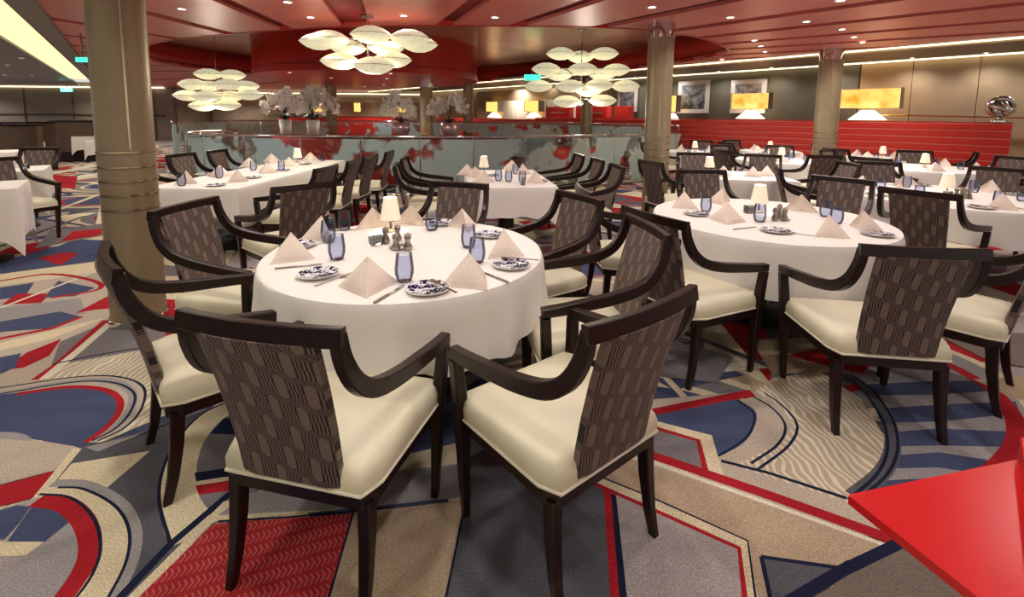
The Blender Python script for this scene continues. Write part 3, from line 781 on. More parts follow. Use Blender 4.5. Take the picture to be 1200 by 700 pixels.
TZ = .7455
def napkin_mesh():
    bm = nb()
    A = Vector((0, .01, .135)); F = Vector((0, -.115, .0)); L = Vector((-.125, .05, 0)); Rr = Vector((.125, .05, 0)); B = Vector((0, .012, .0))
    def patch(p, q, r, bulge):      # triangle p,q,r with a soft bulge
        n = 6; nrm = (q-p).cross(r-p).normalized(); grid = {}
        for i in range(n+1):
            for j in range(n+1-i):
                a, b = i/n, j/n; c = 1-a-b
                v = p*c+q*a+r*b + nrm*bulge*27*a*b*c
                v.z = max(v.z, .0); grid[i, j] = bm.verts.new(v)
        for i in range(n):
            for j in range(n-i):
                bm.faces.new((grid[i, j], grid[i+1, j], grid[i, j+1]))
                if i+j < n-1: bm.faces.new((grid[i+1, j], grid[i+1, j+1], grid[i, j+1]))
    patch(A, L, F, .010); patch(A, F, Rr, .010); patch(A, B, L, -.014); patch(A, Rr, B, -.014)
    bmesh.ops.remove_doubles(bm, verts=bm.verts, dist=.0005)
    bmesh.ops.recalc_face_normals(bm, faces=bm.faces)
    return bm
def mk_napkin():
    o = link('folded_napkin', napkin_mesh(), 'napkin'); o['category'] = 'napkin'; return o
def mk_glass():
    bm = nb(); lathe(bm, [(.001, .002), (.026, .0), (.032, .006), (.041, .038), (.0415, .06), (.038, .094), (.0345, .126)], 28, cap=False)
    o = link('water_tumbler', bm, 'glass', smooth=True); o['category'] = 'glass'; return o
def mk_plate():
    t = empty('side_plate', (0, 0, 0))
    bm = nb(); lathe(bm, [(.001, .001), (.053, .0), (.059, .004), (.092, .014), (.0925, .016), (.090, .0165), (.057, .007), (.001, .006)], 36, cap=False); link('plate_body', bm, 'white', t, smooth=True, auto=.8)
    bm = nb(); lathe(bm, [(.001, .0066), (.057, .0076), (.086, .0162)], 36, cap=False); link('plate_pattern', bm, 'plate', t, smooth=True); t['category'] = 'plate'; return t
def mk_knife():
    t = empty('table_knife', (0, 0, 0))
    bm = nb(); box(bm, (0, -.055, .004), (.013, .095, .006), bev=.002); link('handle', bm, 'pewter', t)
    bm = nb(); prism(bm, [(-.006, -.01), (.006, -.01), (.009, .05), (.006, .095), (-.003, .108), (-.006, .09)], .002, .0045); link('blade', bm, 'steel', t); t['category'] = 'knife'; return t
def mk_fork():
    t = empty('table_fork', (0, 0, 0))
    bm = nb(); sweep(bm, [(0, -.1, .003), (0, -.03, .004), (0, .03, .007)], [.012, .006, .006], [.003, .003, .003]); link('handle', bm, 'steel', t)
    bm = nb(); box(bm, (0, .042, .007), (.022, .026, .003))
    for i in range(4): box(bm, (-.009+i*.006, .072, .006), (.003, .036, .002))
    link('tines', bm, 'steel', t); t['category'] = 'fork'; return t
def mk_lamp():
    t = empty('table_lamp', (0, 0, 0))
    bm = nb(); lathe(bm, [(.042, 0), (.042, .008), (.012, .018), (.007, .03), (.007, .10)], 20); link('base', bm, 'pewter', t, smooth=True, auto=.8)
    bm = nb(); lathe(bm, [(.063, .078), (.040, .215), (.038, .215), (.061, .080)], 28, cap=False); link('lamp_shade', bm, 'shade', t, smooth=True, auto=.8)
    bm = nb(); lathe(bm, [(.012, .10), (.018, .12), (.012, .145)], 12); link('bulb', bm, 'domelight', t, smooth=True)
    l = bpy.data.lights.new('bulb_lamp', 'POINT'); l.energy = 1.6; l.shadow_soft_size = .03; l.color = (1, .85, .65); lo_ = bpy.data.objects.new('bulb_light', l); C.objects.link(lo_); lo_.parent = t; lo_.location = (0, 0, .18)
    t['category'] = 'lamp'; return t
def mk_mill():
    t = empty('pepper_mill', (0, 0, 0))
    bm = nb(); lathe(bm, [(.022, 0), (.024, .006), (.021, .02), (.013, .042), (.015, .055), (.020, .062), (.018, .068), (.002, .07)], 20); link('body', bm, 'pewter', t, smooth=True, auto=.9)
    bm = nb(); lathe(bm, [(.016, .069), (.017, .076), (.008, .082), (.006, .088), (.001, .093)], 16)
    for k in range(4):
        a = k*PI/2; box(bm, (.012*math.cos(a), .012*math.sin(a), .077), (.012, .006, .014), a, .002)
    link('cap', bm, 'pewter', t, smooth=True, auto=.7); t['category'] = 'mill'; return t
def mk_holder():
    t = empty('sugar_holder', (0, 0, 0))
    bm = nb(); box(bm, (0, 0, .004), (.07, .05, .008)); 
    for s in (-1, 1): box(bm, (s*.034, 0, .034), (.003, .05, .055)); box(bm, (0, s*.024, .034), (.07, .003, .055))
    link('holder_body', bm, 'clear', t)
    bm = nb()
    for i in range(8): box(bm, (-.027+i*.0076, 0, .036), (.005, .042, .05+.004*(i % 3)), .0)
    o = link('sugar_packets', bm, 'white', t); o['kind'] = 'stuff'; t['category'] = 'holder'; return t
def mk_tray():
    o = link('cruet_tray', lathe(nb(), [(.06, 0), (.062, .004), (.055, .006), (.001, .006)], 28), 'pewter', smooth=True, auto=.6); o['category'] = 'tray'; return o
PR = dict(napkin=Proto(mk_napkin()), glass=Proto(mk_glass()), plate=Proto(mk_plate()), knife=Proto(mk_knife()), fork=Proto(mk_fork()), lamp=Proto(mk_lamp()), mill=Proto(mk_mill()), holder=Proto(mk_holder()), tray=Proto(mk_tray()))
def put(kind, x, y, rz=0, z=TZ+.012): return PR[kind].put((x, y, z), rz)
CLOTHZ = TZ+.0105
TOP = CLOTHZ+.0005

def make_table(x, y, rz, shape, where, drop=.27, seed=1, amp=.012, flare=.02):
    table_base(x, y, rz, shape, 'black pedestal table hidden under the white cloth, '+where, 'pedestal dining tables')
    if shape[0] == 'r': bm = cloth_mesh(round_outline(shape[1]+.002), 0, drop, flare, amp, 17, seed)
    else:
        ol = rect_outline(shape[1]+.006, shape[2]+.006)
        def corner(i, n=144):
            px, py = ol[i][0]/(shape[1]/2), ol[i][1]/(shape[2]/2); return .35*(min(abs(px), abs(py))**8)
        bm = cloth_mesh(ol, 0, drop, flare*.6, amp*.6, 13, seed, corner)
    o = link('tablecloth', bm, 'linen', smooth=True, auto=1.0); o.location = (x, y, CLOTHZ); o.rotation_euler = (0, 0, rz)
    tag(o, 'white linen cloth draped over the '+where, 'tablecloth', 'white tablecloths')
def setting(x, y, ang, rn, rp, items, full=True, jit=0):
    """one cover seen from the seat at direction ang around (x,y): napkin, plate on its left, knife, fork, glass"""
    ux, uy = math.cos(ang), math.sin(ang); vx, vy = -uy, ux
    def at(r, s): return (x+ux*r+vx*s, y+uy*r+vy*s)
    rr = random.Random(int(ang*1000)+seed_[0])
    n_ = put('napkin', *at(rn, 0), ang+PI/2+rr.uniform(-.5, .5), TOP); items['napkin'].append(n_)
    g = put('glass', *at(rn-.17, .07+rr.uniform(-.02, .02)), 0, TOP); items['glass'].append(g)
    if full:
        p = put('plate', *at(rp, -.17), ang, TOP); items['plate'].append(p)
        k = put('knife', *at(rp-.03, .15), ang+PI/2+.2, TOP); items['knife'].append(k)
        f = put('fork', *at(rp, -.145), ang-PI/2+.5, TOP+.0165); items['fork'].append(f)
seed_ = [0]
def finish(items, where):
    nm = dict(napkin='folded napkin on the ', glass='blue tumbler on the ', plate='patterned plate on the ', knife='knife on the ', fork='fork on the ', lamp='cream shaded lamp on the ', mill='pewter mill on the ', holder='sugar packet holder on the ', tray='round pewter cruet tray on the ')
    ct = dict(napkin='napkin', glass='glass', plate='plate', knife='knife', fork='fork', lamp='lamp', mill='mill', holder='holder', tray='tray')
    for k, v in items.items():
        if v: ordinals(v, nm[k]+where, ct[k], k+'s on the '+where)
def new_items(): return dict(napkin=[], glass=[], plate=[], knife=[], fork=[], lamp=[], mill=[], holder=[], tray=[])
def centre(x, y, it, full=True, dx=0, dy=0):
    it['lamp'].append(put('lamp', x+dx, y+dy, 0, TOP))
    if full:
        it['tray'].append(put('tray', x+dx+.02, y+dy-.14, 0, TOP))
        for a, b in ((-.025, .02), (.028, .028), (0, -.03), (.048, -.022)): it['mill'].append(put('mill', x+dx+a*1.1+.005, y+dy-.14+b, .4, TOP+.0065))
        it['holder'].append(put('holder', x+dx-.12, y+dy-.14, .5, TOP))

CHG = 'dark armchairs with patterned backs and cream seats'
def chairs(lst, where):
    os_ = [put_chair(*c) for c in lst]
    ordinals(os_, 'dark armchair at the '+where, 'chair', 'armchairs at the '+where)
    return os_
# ---- front round table (A)
AX, AY, AR = -.556, 2.425, .712
make_table(AX, AY, 0, ('r', AR), 'front round table', .29, 3, .024, .012)
ca = [(-.592, 1.487, -.217), (.187, 1.548, .653), (-1.28, 1.935, -.79), (.35, 2.24, 1.72), (.17, 2.96, 2.1), (-.52, 3.33, 2.85), (-1.60, 2.66, -1.68)]
la = ['armchair at front round table, back to the viewer, nearest at lower centre left', 'armchair at front round table, nearest at lower centre right, angled left',
      'armchair left of the front round table, seen side-on beside the thick column', 'armchair at right side of the front round table, patterned back facing right',
      'armchair at the back right of the front round table, facing the viewer', 'armchair directly behind the front round table, facing the viewer past the lamp',
      'armchair behind left of front round table, patterned back front visible beside column']
for c_, l_ in zip(ca, la): tag(put_chair(*c_), 'dark wood '+l_, 'chair', CHG)
it = new_items()
def P_(px, py): return G(px, py, TOP)
# covers of the front table at their places in the photograph: (kind, px, py, rotation)
for k, px, py, rz in [('napkin', 431, 338, .25), ('napkin', 560, 336, .75), ('napkin', 340, 303, -.45), ('napkin', 347, 275, -1.0), ('napkin', 592, 298, 1.2), ('napkin', 543, 268, 2.3), ('napkin', 484, 253, 3.0), ('napkin', 414, 252, -2.6),
                      ('glass', 474, 330, 0), ('glass', 395, 304, 0), ('glass', 385, 284, 0), ('glass', 386, 264, 0), ('glass', 549, 290, 0), ('glass', 559, 308, 0), ('glass', 506, 270, 0), ('glass', 445, 258, 0),
                      ('plate', 504, 345, 0), ('plate', 373, 323, 0), ('plate', 603, 313, 0), ('plate', 322, 288, 0), ('plate', 574, 277, 0), ('plate', 520, 261, 0),
                      ('knife', 457, 345, -.35), ('knife', 350, 313, -1.2), ('knife', 594, 330, .75), ('knife', 385, 262, -1.2),
                      ('fork', 522, 345, .75), ('fork', 393, 328, -.6), ('fork', 608, 308, 1.4), ('tray', 470, 290, 0), ('holder', 440, 287, .5), ('lamp', 458, 271, 0)]:
    x, y = P_(px, py); z = TOP; dd = math.hypot(x-AX, y-AY); lim = AR-dict(napkin=.10, plate=.10, glass=.06).get(k, .08)
    if dd > lim: x, y = AX+(x-AX)*lim/dd, AY+(y-AY)*lim/dd
    if k == 'fork' and px != 393: z = TOP+.0168
    it[k].append(put(k, x, y, rz, z))
for px, py in ((452, 284), (466, 281), (464, 292), (478, 292)):
    x, y = G(px, py, TOP+.0065); it['mill'].append(put('mill', x, y, .3, TOP+.0065))
finish(it, 'front round table')

# ---- right round table (B)
BX, BY, BR = 1.88, 3.36, .78
make_table(BX, BY, 0, ('r', BR), 'right round table', .32, 9, amp=.026, flare=.016)
cb = [(1.796, 2.243, -.13), (1.09, 2.70, -1.091), (2.48, 2.50, .66), (.88, 3.47, -1.50), (1.95, 4.40, 3.1), (2.76, 4.0, 2.2)]
lb = ['nearest at the right, back to the viewer, red and tan chain pattern', 'angled chair between the two round tables, full cream seat visible', 'rightmost, pale beige backrest at the right picture edge',
      'seen edge-on, at the left side of the right round table', 'behind the right round table, facing the viewer', 'right rear of the right round table with lit striped back']
for c_, l_ in zip(cb, lb): tag(put_chair(*c_), 'dark wood armchair '+l_, 'chair', CHG)
it = new_items()
for k, px, py, rz in [('napkin', 800, 243, -1.2), ('napkin', 852, 260, -.4), ('napkin', 845, 238, -2.2), ('napkin', 938, 247, 2.6), ('napkin', 972, 276, .7), ('napkin', 1012, 270, 1.2), ('glass', 827, 248, 0), ('glass', 890, 260, 0),
                      ('glass', 967, 254, 0), ('glass', 980, 262, 0), ('plate', 909, 272, 0), ('plate', 1028, 276, 0), ('plate', 816, 252, 0), ('knife', 873, 268, -1.2), ('fork', 938, 275, .9), ('lamp', 889, 249, 0), ('holder', 878, 250, .2), ('tray', 915, 257, 0)]:
    x, y = P_(px, py); dd = math.hypot(x-BX, y-BY); lim = BR-dict(napkin=.125, plate=.10, glass=.06).get(k, .08)
    if dd > lim: x, y = BX+(x-BX)*lim/dd, BY+(y-BY)*lim/dd
    it[k].append(put(k, x, y, rz, TOP))
for px, py in ((908, 258), (919, 258), (913, 253)):
    x, y = G(px, py, TOP+.0065); it['mill'].append(put('mill', x, y, .3, TOP+.0065))
finish(it, 'right round table')

# ---- long table at left (L)
make_table(-3.12, 5.85, 0, ('q', .9, 2.9), 'long table behind the column', .28, 5)
chairs([(-2.25, 4.75, 1.5), (-2.22, 5.45, 1.62), (-2.22, 6.15, 1.5), (-2.15, 6.8, 1.6)], 'right side of the long table')
chairs([(-3.95, 5.15, -1.5), (-4.0, 6.0, -1.62), (-3.98, 6.75, -1.5)], 'left side of the long table')
tag(put_chair(-1.84, 3.72, .85), 'dark armchair between the front round table and long table, turned away', 'chair', CHG)
it = new_items(); seed_[0] = 11
for px, py, rz in [(218, 215, -.5), (258, 207, .6), (277, 213, -.3), (292, 196, .5), (312, 203, 0), (318, 190, .3), (340, 195, 1.2), (364, 188, .5)]:
    x, y = P_(px, py); it['napkin'].append(put('napkin', x, y, rz, TOP))
for px, py in [(213, 218), (257, 209), (330, 200), (297, 200), (378, 189), (350, 186)]:
    x, y = P_(px, py); it['glass'].append(put('glass', x, y, 0, TOP))
for px, py in [(253, 218), (297, 209), (332, 200), (358, 193), (240, 205)]:
    x, y = P_(px, py); it['plate'].append(put('plate', x, y, 0, TOP))
x, y = P_(349, 191); it['lamp'].append(put('lamp', x, y, 0, TOP)); finish(it, 'long table behind the column')

# ---- middle back table (C)
make_table(-.07, 5.42, .13, ('q', .9, 1.55), 'middle table before the glass rail', .33, 6)
chairs([(.84, 5.1, 1.65), (.76, 5.82, 1.7), (.62, 6.5, 1.7)], 'right side of the middle rear table')
chairs([(-.93, 5.05, -1.4), (-1.02, 5.8, -1.5)], 'left side of the middle rear table')
it = new_items()
for px, py, rz in [(548, 205, .5), (556, 208, -.4), (567, 214, .2), (600, 199, .3), (613, 204, 1.2), (628, 214, .9)]:
    x, y = P_(px, py); it['napkin'].append(put('napkin', x, y, rz, TOP))
for px, py in [(584, 212), (604, 204), (612, 214), (596, 213)]:
    x, y = P_(px, py); it['glass'].append(put('glass', x, y, 0, TOP))
for px, py in [(576, 206), (634, 213)]:
    x, y = P_(px, py); it['plate'].append(put('plate', x, y, 0, TOP))
x, y = P_(567, 203); it['lamp'].append(put('lamp', x, y, 0, TOP)); x, y = P_(613, 217); it['mill'].append(put('mill', x, y, 0, TOP))
finish(it, 'middle table before the glass rail')

# ---- small square table behind B (E)
make_table(2.45, 6.25, -.15, ('q', .95, .95), 'square table right of the second column', .35, 8) if False else make_table(2.95, 5.85, -.15, ('q', .95, .95), 'square table behind the right round table', .35, 8)
it = new_items()
for px, py, rz in [(795, 196, 0), (826, 199, .5), (845, 195, .5)]:
    x, y = P_(px, py); x = max(x, 2.6)
    it['napkin'].append(put('napkin', 2.65+(px-795)*.012, 5.72+(.1 if px == 845 else 0), rz, TOP))
it['lamp'].append(put('lamp', 2.62, 6.08, 0, TOP)); it['glass'].append(put('glass', 2.78, 6.0, 0, TOP)); it['glass'].append(put('glass', 3.2, 6.1, 0, TOP))
finish(it, 'square table behind the right round table')
chairs([(2.02, 5.75, -1.25), (2.75, 6.75, 3.0), (3.55, 6.6, 2.5), (3.85, 5.75, 1.45)], 'square table behind the right round table')
# ---- right hand tables
def group_table(x, y, r, where, chs, full=False, seed=1, nset=5, off=.4):
    make_table(x, y, 0, ('r', r), where, .30, seed); it = new_items(); seed_[0] = seed
    for i in range(nset): setting(x, y, off+2*PI*i/nset, r-.19, r-.16, it, full)
    centre(x, y, it, full); finish(it, where); chairs(chs, where)
TR = (4.22, 4.42)
group_table(TR[0], TR[1], .86, 'round table at the right edge', [(3.38, 3.66, -.98), (3.28, 4.98, -2.0), (4.55, 5.5, 2.85), (5.3, 5.05, 2.2)], True, 21, 6, .3)
T2 = (6.3, 7.0)
group_table(T2[0], T2[1], .75, 'second round table towards the banquette', [(5.35, 6.6, -1.1), (5.75, 7.85, -2.6), (6.9, 7.8, 2.6), (7.2, 6.9, 1.6), (6.9, 6.1, .7)], False, 22)
T3 = (7.75, 8.35)
group_table(7.05, 8.75, .65, 'round table just before the red banquette', [(6.22, 8.5, -1.25), (6.75, 9.62, -2.85), (7.75, 8.15, .86)], False, 23, 4)
TF = (4.6, 8.05)
group_table(4.75, 8.1, .72, 'round table left of the third column', [(3.85, 7.85, -1.3), (4.3, 8.95, -2.8), (5.2, 8.95, 2.6), (4.65, 7.15, -.05)], False, 24, 5)
group_table(3.95, 9.95, .6, 'far round table beside the glass rail', [(3.15, 9.75, -1.3), (4.35, 10.72, 2.6)], False, 25, 4)
group_table(5.8, 10.35, .6, 'far round table behind the third column', [(5.02, 10.2, -1.35), (5.55, 11.18, -2.9)], False, 26, 4)
# ---- tables at the left edge
make_table(-6.35, 5.72, ROOM-PI/2, ('q', .75, .75), 'second square table at the left edge', .40, 31); make_table(-5.22, 4.35, ROOM-PI/2, ('q', .75, .75), 'nearest square table cut by the left edge', .50, 32)
it = new_items(); it['holder'].append(put('holder', -6.15, 5.78, .2, TOP)); it['napkin'].append(put('napkin', -6.45, 5.85, .4, TOP)); finish(it, 'second square table at the left edge')
chairs([(-5.62, 5.12, -1.9), (-6.95, 6.5, 3.35)], 'left edge square tables')

# ================================================================ LEFT BACKGROUND
def booth(x, y, rz, label):
    t = empty('booth', (x, y, 0), rz)
    n = 20
    for nm, r0, r1, z0, z1, m in (('backrest', .82, .95, .3, 1.18, 'boothbrown'), ('seat', .42, .83, .3, .46, 'blackleather'), ('base', .45, .93, .0, .3, 'wood'), ('top_trim', .80, .97, 1.18, 1.22, 'wood')):
        A = [(r0*math.cos(-.2+3.54*i/n), r0*math.sin(-.2+3.54*i/n)) for i in range(n+1)]; B = [(r1*math.cos(-.2+3.54*i/n), r1*math.sin(-.2+3.54*i/n)) for i in range(n+1)]
        bm = nb(); prism(bm, A+list(reversed(B)), z0, z1); link(nm, bm, m, t)
    tag(t, label, 'booth', 'curved brown booths'); return t
booth(-9.6, 8.6, 1.9, 'curved dark brown booth at left, nearest to the front chairs')
booth(-11.6, 10.9, 1.9, 'curved dark brown booth at left, in the middle of the row')
booth(-13.2, 14.4, 2.2, 'curved dark brown booth at left, farthest, near the brown wall')
make_table(-9.4, 8.2, ROOM-PI/2, ('q', .8, .8), 'square table in the nearest left booth', .42, 41)
make_table(-11.3, 10.5, ROOM-PI/2, ('q', .8, .8), 'square table in the middle left booth', .42, 42)
make_table(-12.8, 14.0, ROOM-PI/2, ('q', .8, .8), 'square table in the farthest left booth', .42, 43)
it = new_items(); it['napkin'] += [put('napkin', -9.35, 8.1, .3, TOP)]; it['lamp'] += [put('lamp', -9.5, 8.35, 0, TOP)]; finish(it, 'square table in the nearest left booth')
# little service table beside the column
make_table(-10.35, 11.7, .2, ('q', .55, .55), 'small service table left of the thick column', .34, 44)
o = link('red_flower_vase', lathe(nb(), [(.04, 0), (.07, .08), (.05, .2), (.03, .3), (.06, .42), (.02, .5)], 16), 'redgloss', smooth=True); o.location = (-10.35, 11.7, TOP); tag(o, 'tall red vase on the small service table', 'vase')
o = link('ice_bucket', lathe(nb(), [(.06, 0), (.09, .02), (.10, .2), (.08, .2), (.07, .03), (.001, .02)], 20, cap=False), 'silver', smooth=True); o.location = (-10.2, 11.62, TOP); tag(o, 'silver bucket beside the red vase on the service table', 'bucket')

# ================================================================ GLASS RAILS
def rail(pts, zt, label, grp, mesh_step=3):
    t = empty('glass_rail', (pts[0][0], pts[0][1], 0)); ox, oy = pts[0]
    q = [(v.x-ox, v.y-oy) for v in cr([(a, b, 0) for a, b in pts], 5)]
    bm = nb(); tube(bm, [(a, b, zt) for a, b in q], .026, 10); link('handrail', bm, 'chrome', t, smooth=True)
    bm = nb(); tube(bm, [(a, b, .03) for a, b in q], .03, 6); link('base_channel', bm, 'chrome', t, smooth=True)
    i = 0
    while i < len(q)-1:
        j = min(i+mesh_step, len(q)-1); a, b = q[i], q[j]; L = math.hypot(b[0]-a[0], b[1]-a[1]); th = math.atan2(b[1]-a[1], b[0]-a[0])
        bm = nb(); box(bm, ((a[0]+b[0])/2, (a[1]+b[1])/2, .06+(zt-.1)/2), (L-.02, .014, zt-.12), th); link('glass_panel', bm, 'frosted', t)
        bm = nb(); lathe(bm, [(.014, 0), (.014, zt)], 8, (a[0], a[1], 0)); link('post', bm, 'chrome', t)
        i = j
    tag(t, label, 'railing', grp); return t
rail([(-6.3, 10.6), (-6.35, 9.0), (-5.4, 8.35), (-3.8, 8.25), (-2.0, 8.3), (-.4, 8.6), (1.2, 9.3), (2.8, 10.3), (4.0, 11.7), (4.6, 12.6)], 1.09, 'curved glass railing with frosted map pattern and steel handrail, nearest', 'glass railings')
rail([(4.6, 12.75), (3.6, 13.9), (2.2, 15.5), (0, 16.3), (-3.5, 16.4), (-7, 15.4), (-9, 13.6), (-8.4, 11.4)], 1.25, 'curved glass railing behind the orchid vases, farther of two', 'glass railings', 3)

# red low walls seen through the glass
def curvewall(pts, z0, z1, th, m, name, label, cat, grp):
    q = smooth(pts, 6, False); L, Rr = [], []
    for i in range(len(q)):
        a, b = q[max(i-1, 0)], q[min(i+1, len(q)-1)]; dx, dy = b[0]-a[0], b[1]-a[1]; d = math.hypot(dx, dy)
        L.append((q[i][0]-dy/d*th/2, q[i][1]+dx/d*th/2)); Rr.append((q[i][0]+dy/d*th/2, q[i][1]-dx/d*th/2))
    t = empty(name, (pts[0][0], pts[0][1], 0)); sh = lambda l: [(a-pts[0][0], b-pts[0][1]) for a, b in l]
    bm = nb(); prism(bm, sh(L)+sh(list(reversed(Rr))), z0, z1-.05); link('body', bm, m, t)
    bm = nb(); prism(bm, sh(L)+sh(list(reversed(Rr))), z1-.05, z1); link('top', bm, 'reddark', t)
    tag(t, label, cat, grp); return t
curvewall([(-5.6, 11.2), (-4.2, 10.3), (-2.6, 10.0), (-1.2, 10.2), (-.2, 10.7)], .02, 1.0, .45, 'redleather', 'planter_counter', 'curved red lacquered counter carrying the orchid vases behind the near glass', 'counter', 'red counters')
curvewall([(.9, 12.6), (1.9, 12.2), (2.9, 12.6)], .02, .7, .5, 'redleather', 'low_counter', 'low red curved bench behind the near glass railing, right part', 'bench', 'red benches')
curvewall([(-7.8, 14.2), (-5.5, 14.6), (-3, 14.9), (-.5, 14.6)], .02, .78, .4, 'redleather', 'low_counter', 'long low red bench behind glass, left of centre', 'bench', 'red benches')

# orchids
def orchid(x, y, z, s, label, vase=True, n=5, seed=1, leafy=.16):
    rr = random.Random(seed); t = empty('orchid_arrangement', (x, y, z))
    zt = .30*s
    if vase:
        bm = nb(); lathe(bm, [(.001, 0), (.09*s, 0), (.14*s, .05*s), (.19*s, .18*s), (.18*s, .30*s), (.165*s, .30*s), (.16*s, .22*s), (.001, .2*s)], 28, cap=False); link('vase', bm, 'vase', t, smooth=True)
    else:
        bm = nb(); lathe(bm, [(.001, 0), (.10*s, 0), (.13*s, .3*s), (.11*s, .3*s), (.001, .25*s)], 20, cap=False); link('pot', bm, 'white', t, smooth=True)
    bl = nb(); lv = nb()
    for i in range(n*2):
        a = 2*PI*i/(n*2)+rr.uniform(-.2, .2); l = rr.uniform(.8, 1.3)*leafy*s; c, sn = math.cos(a), math.sin(a)
        pts = [(0, 0, zt-.02), (c*l*.6, sn*l*.6, zt+l*.45), (c*l*1.3, sn*l*1.3, zt+l*.2)]
        sweep(lv, pts, [.03*s, .075*s, .012*s], [.006]*3, side=Vector((-sn, c, 0)))
    for i in range(n):
        a = 2*PI*i/n+rr.uniform(-.3, .3); c, sn = math.cos(a), math.sin(a); H = rr.uniform(.34, .60)*s; Rd = rr.uniform(.18, .34)*s
        p = cr([(0, 0, zt), (c*Rd*.25, sn*Rd*.25, zt+H*.7), (c*Rd*.7, sn*Rd*.7, zt+H), (c*Rd*1.2, sn*Rd*1.2, zt+H*.78), (c*Rd*1.4, sn*Rd*1.4, zt+H*.45)], 5)
        bm = nb(); tube(bm, p, .006*s, 5); link('stem', bm, 'leaf', t)
        for q in p[6:]:
            for _ in range(2):
                o = q+Vector((rr.uniform(-.06, .06), rr.uniform(-.06, .06), rr.uniform(-.07, .05)))*s; ta = rr.uniform(0, 6.28); pr = .055*s
                nrm = Vector((rr.uniform(-1, 1), -1, rr.uniform(-.3, .5))).normalized(); u = nrm.cross(Vector((0, 0, 1))).normalized(); v = u.cross(nrm)
                for k in range(5):
                    b = ta+k*2*PI/5; d0 = u*math.cos(b)+v*math.sin(b); d1 = u*math.cos(b+.5)+v*math.sin(b+.5); d2 = u*math.cos(b-.5)+v*math.sin(b-.5)
                    vv = [bl.verts.new(o), bl.verts.new(o+d2*pr*.7+nrm*.01*s), bl.verts.new(o+d0*pr+nrm*.004*s), bl.verts.new(o+d1*pr*.7+nrm*.01*s)]; bl.faces.new(vv)
    link('leaves', lv, 'leaf', t)['kind'] = 'stuff'; link('blossoms', bl, 'petal', t)['kind'] = 'stuff'
    tag(t, label, 'flowers', 'orchid arrangements'); return t
orchid(-2.42, 10.05, 1.0, 1.05, 'white orchids in a round pink silver vase, left of the middle column', True, 6, 1)
orchid(-1.40, 10.22, 1.0, 1.05, 'white orchids in a round pink silver vase, right of the middle column', True, 6, 2)
orchid(-5.35, 10.9, 1.0, 1.15, 'large white orchids in white pot, left of two beside the left chandelier', False, 9, 3, .22)
orchid(-4.55, 10.55, 1.0, 1.15, 'large white orchids in white pot, right of two beside the left chandelier', False, 9, 4, .22)

# ================================================================ RIGHT WALL: banquette, booths, lamps, pictures
bq = empty('banquette', (*R(12.3, 8), 0), ROOM)      # local x runs along +S
def bqbox(par, sA, sB, w0, w1, z0, z1, name, m, bev=.02):
    bm = nb(); box(bm, ((sA+sB)/2-8, -((w0+w1)/2-12.3), (z0+z1)/2), (sB-sA, w1-w0, z1-z0), 0, bev); return link(name, bm, m, par, smooth=True, auto=.5)
for i in range(7): bqbox(bq, .6, 13.2, 12.2, 12.42, .46+i*.138, .46+i*.138+.134, 'channel', 'redleather', .03)
for i in range(6): bqbox(bq, .6, 13.2, 12.192, 12.22, .46+(i+1)*.138-.009, .46+(i+1)*.138+.004, 'seam', 'redseam', .003)  # thin pale strips, painted highlights where the channel edges would reflect
bqbox(bq, .6, 13.2, 12.24, 12.5, .0, .46, 'base', 'redleather'); bqbox(bq, .6, 13.2, 12.26, 12.5, 1.43, 1.455, 'top_cap', 'redgloss', .008)
tag(bq, 'long high red leather banquette with horizontal channels along right wall', 'banquette')
bq2 = empty('banquette', (*R(12.3, 8), 0), ROOM)
bqbox(bq2, 13.3, 20.5, 12.2, 12.5, .4, 1.36, 'backrest', 'redleather'); bqbox(bq2, 13.3, 20.5, 11.8, 12.2, .1, .46, 'seat', 'redleather')
tag(bq2, 'farther red banquette running left of the second column', 'banquette')
for i, (sA, sB, lb_) in enumerate([(9.1, 9.7, 'narrow tall red booth end just left of the second column'), (10.0, 11.4, 'tall red booth back with horizontal rail, right one'), (11.75, 12.95, 'tall red booth back with horizontal rail, left one')]):
    t = empty('tall_booth', (*R(12.3, 8), 0), ROOM)
    bqbox(t, sA, sB, 12.56, 12.82, 0, 1.84, 'backrest', 'redleather')
    if i: bqbox(t, sA+.12, sB-.3, 12.52, 12.56, 1.6, 1.64, 'rail', 'brass', .005)
    tag(t, lb_, 'booth', 'tall red booth backs')
# sculpture
t = empty('sculpture', (*R(12.36, .78), 1.455))
bm = nb(); lathe(bm, [(.12, 0), (.12, .03), (.05, .05), (.04, .1)], 20); link('plinth', bm, 'silver', t, smooth=True, auto=.6)
for k, (rx, ry, rr_, cz) in enumerate([(.3, .2, .17, .27), (1.3, .4, .15, .26), (.9, 1.3, .13, .25), (1.9, -.5, .16, .28)]):
    mt = Matrix.Translation((0, 0, cz)) @ Matrix.Rotation(rx, 4, 'X') @ Matrix.Rotation(ry, 4, 'Y')
    bm = nb(); tube(bm, [tuple(mt @ Vector((rr_*math.cos(2*PI*i/32), rr_*math.sin(2*PI*i/32), 0))) for i in range(32)], .05, 8, closed=True); link('ring', bm, 'silver', t, smooth=True)
tag(t, 'polished silver interlaced ring sculpture at the right end of the banquette', 'sculpture')
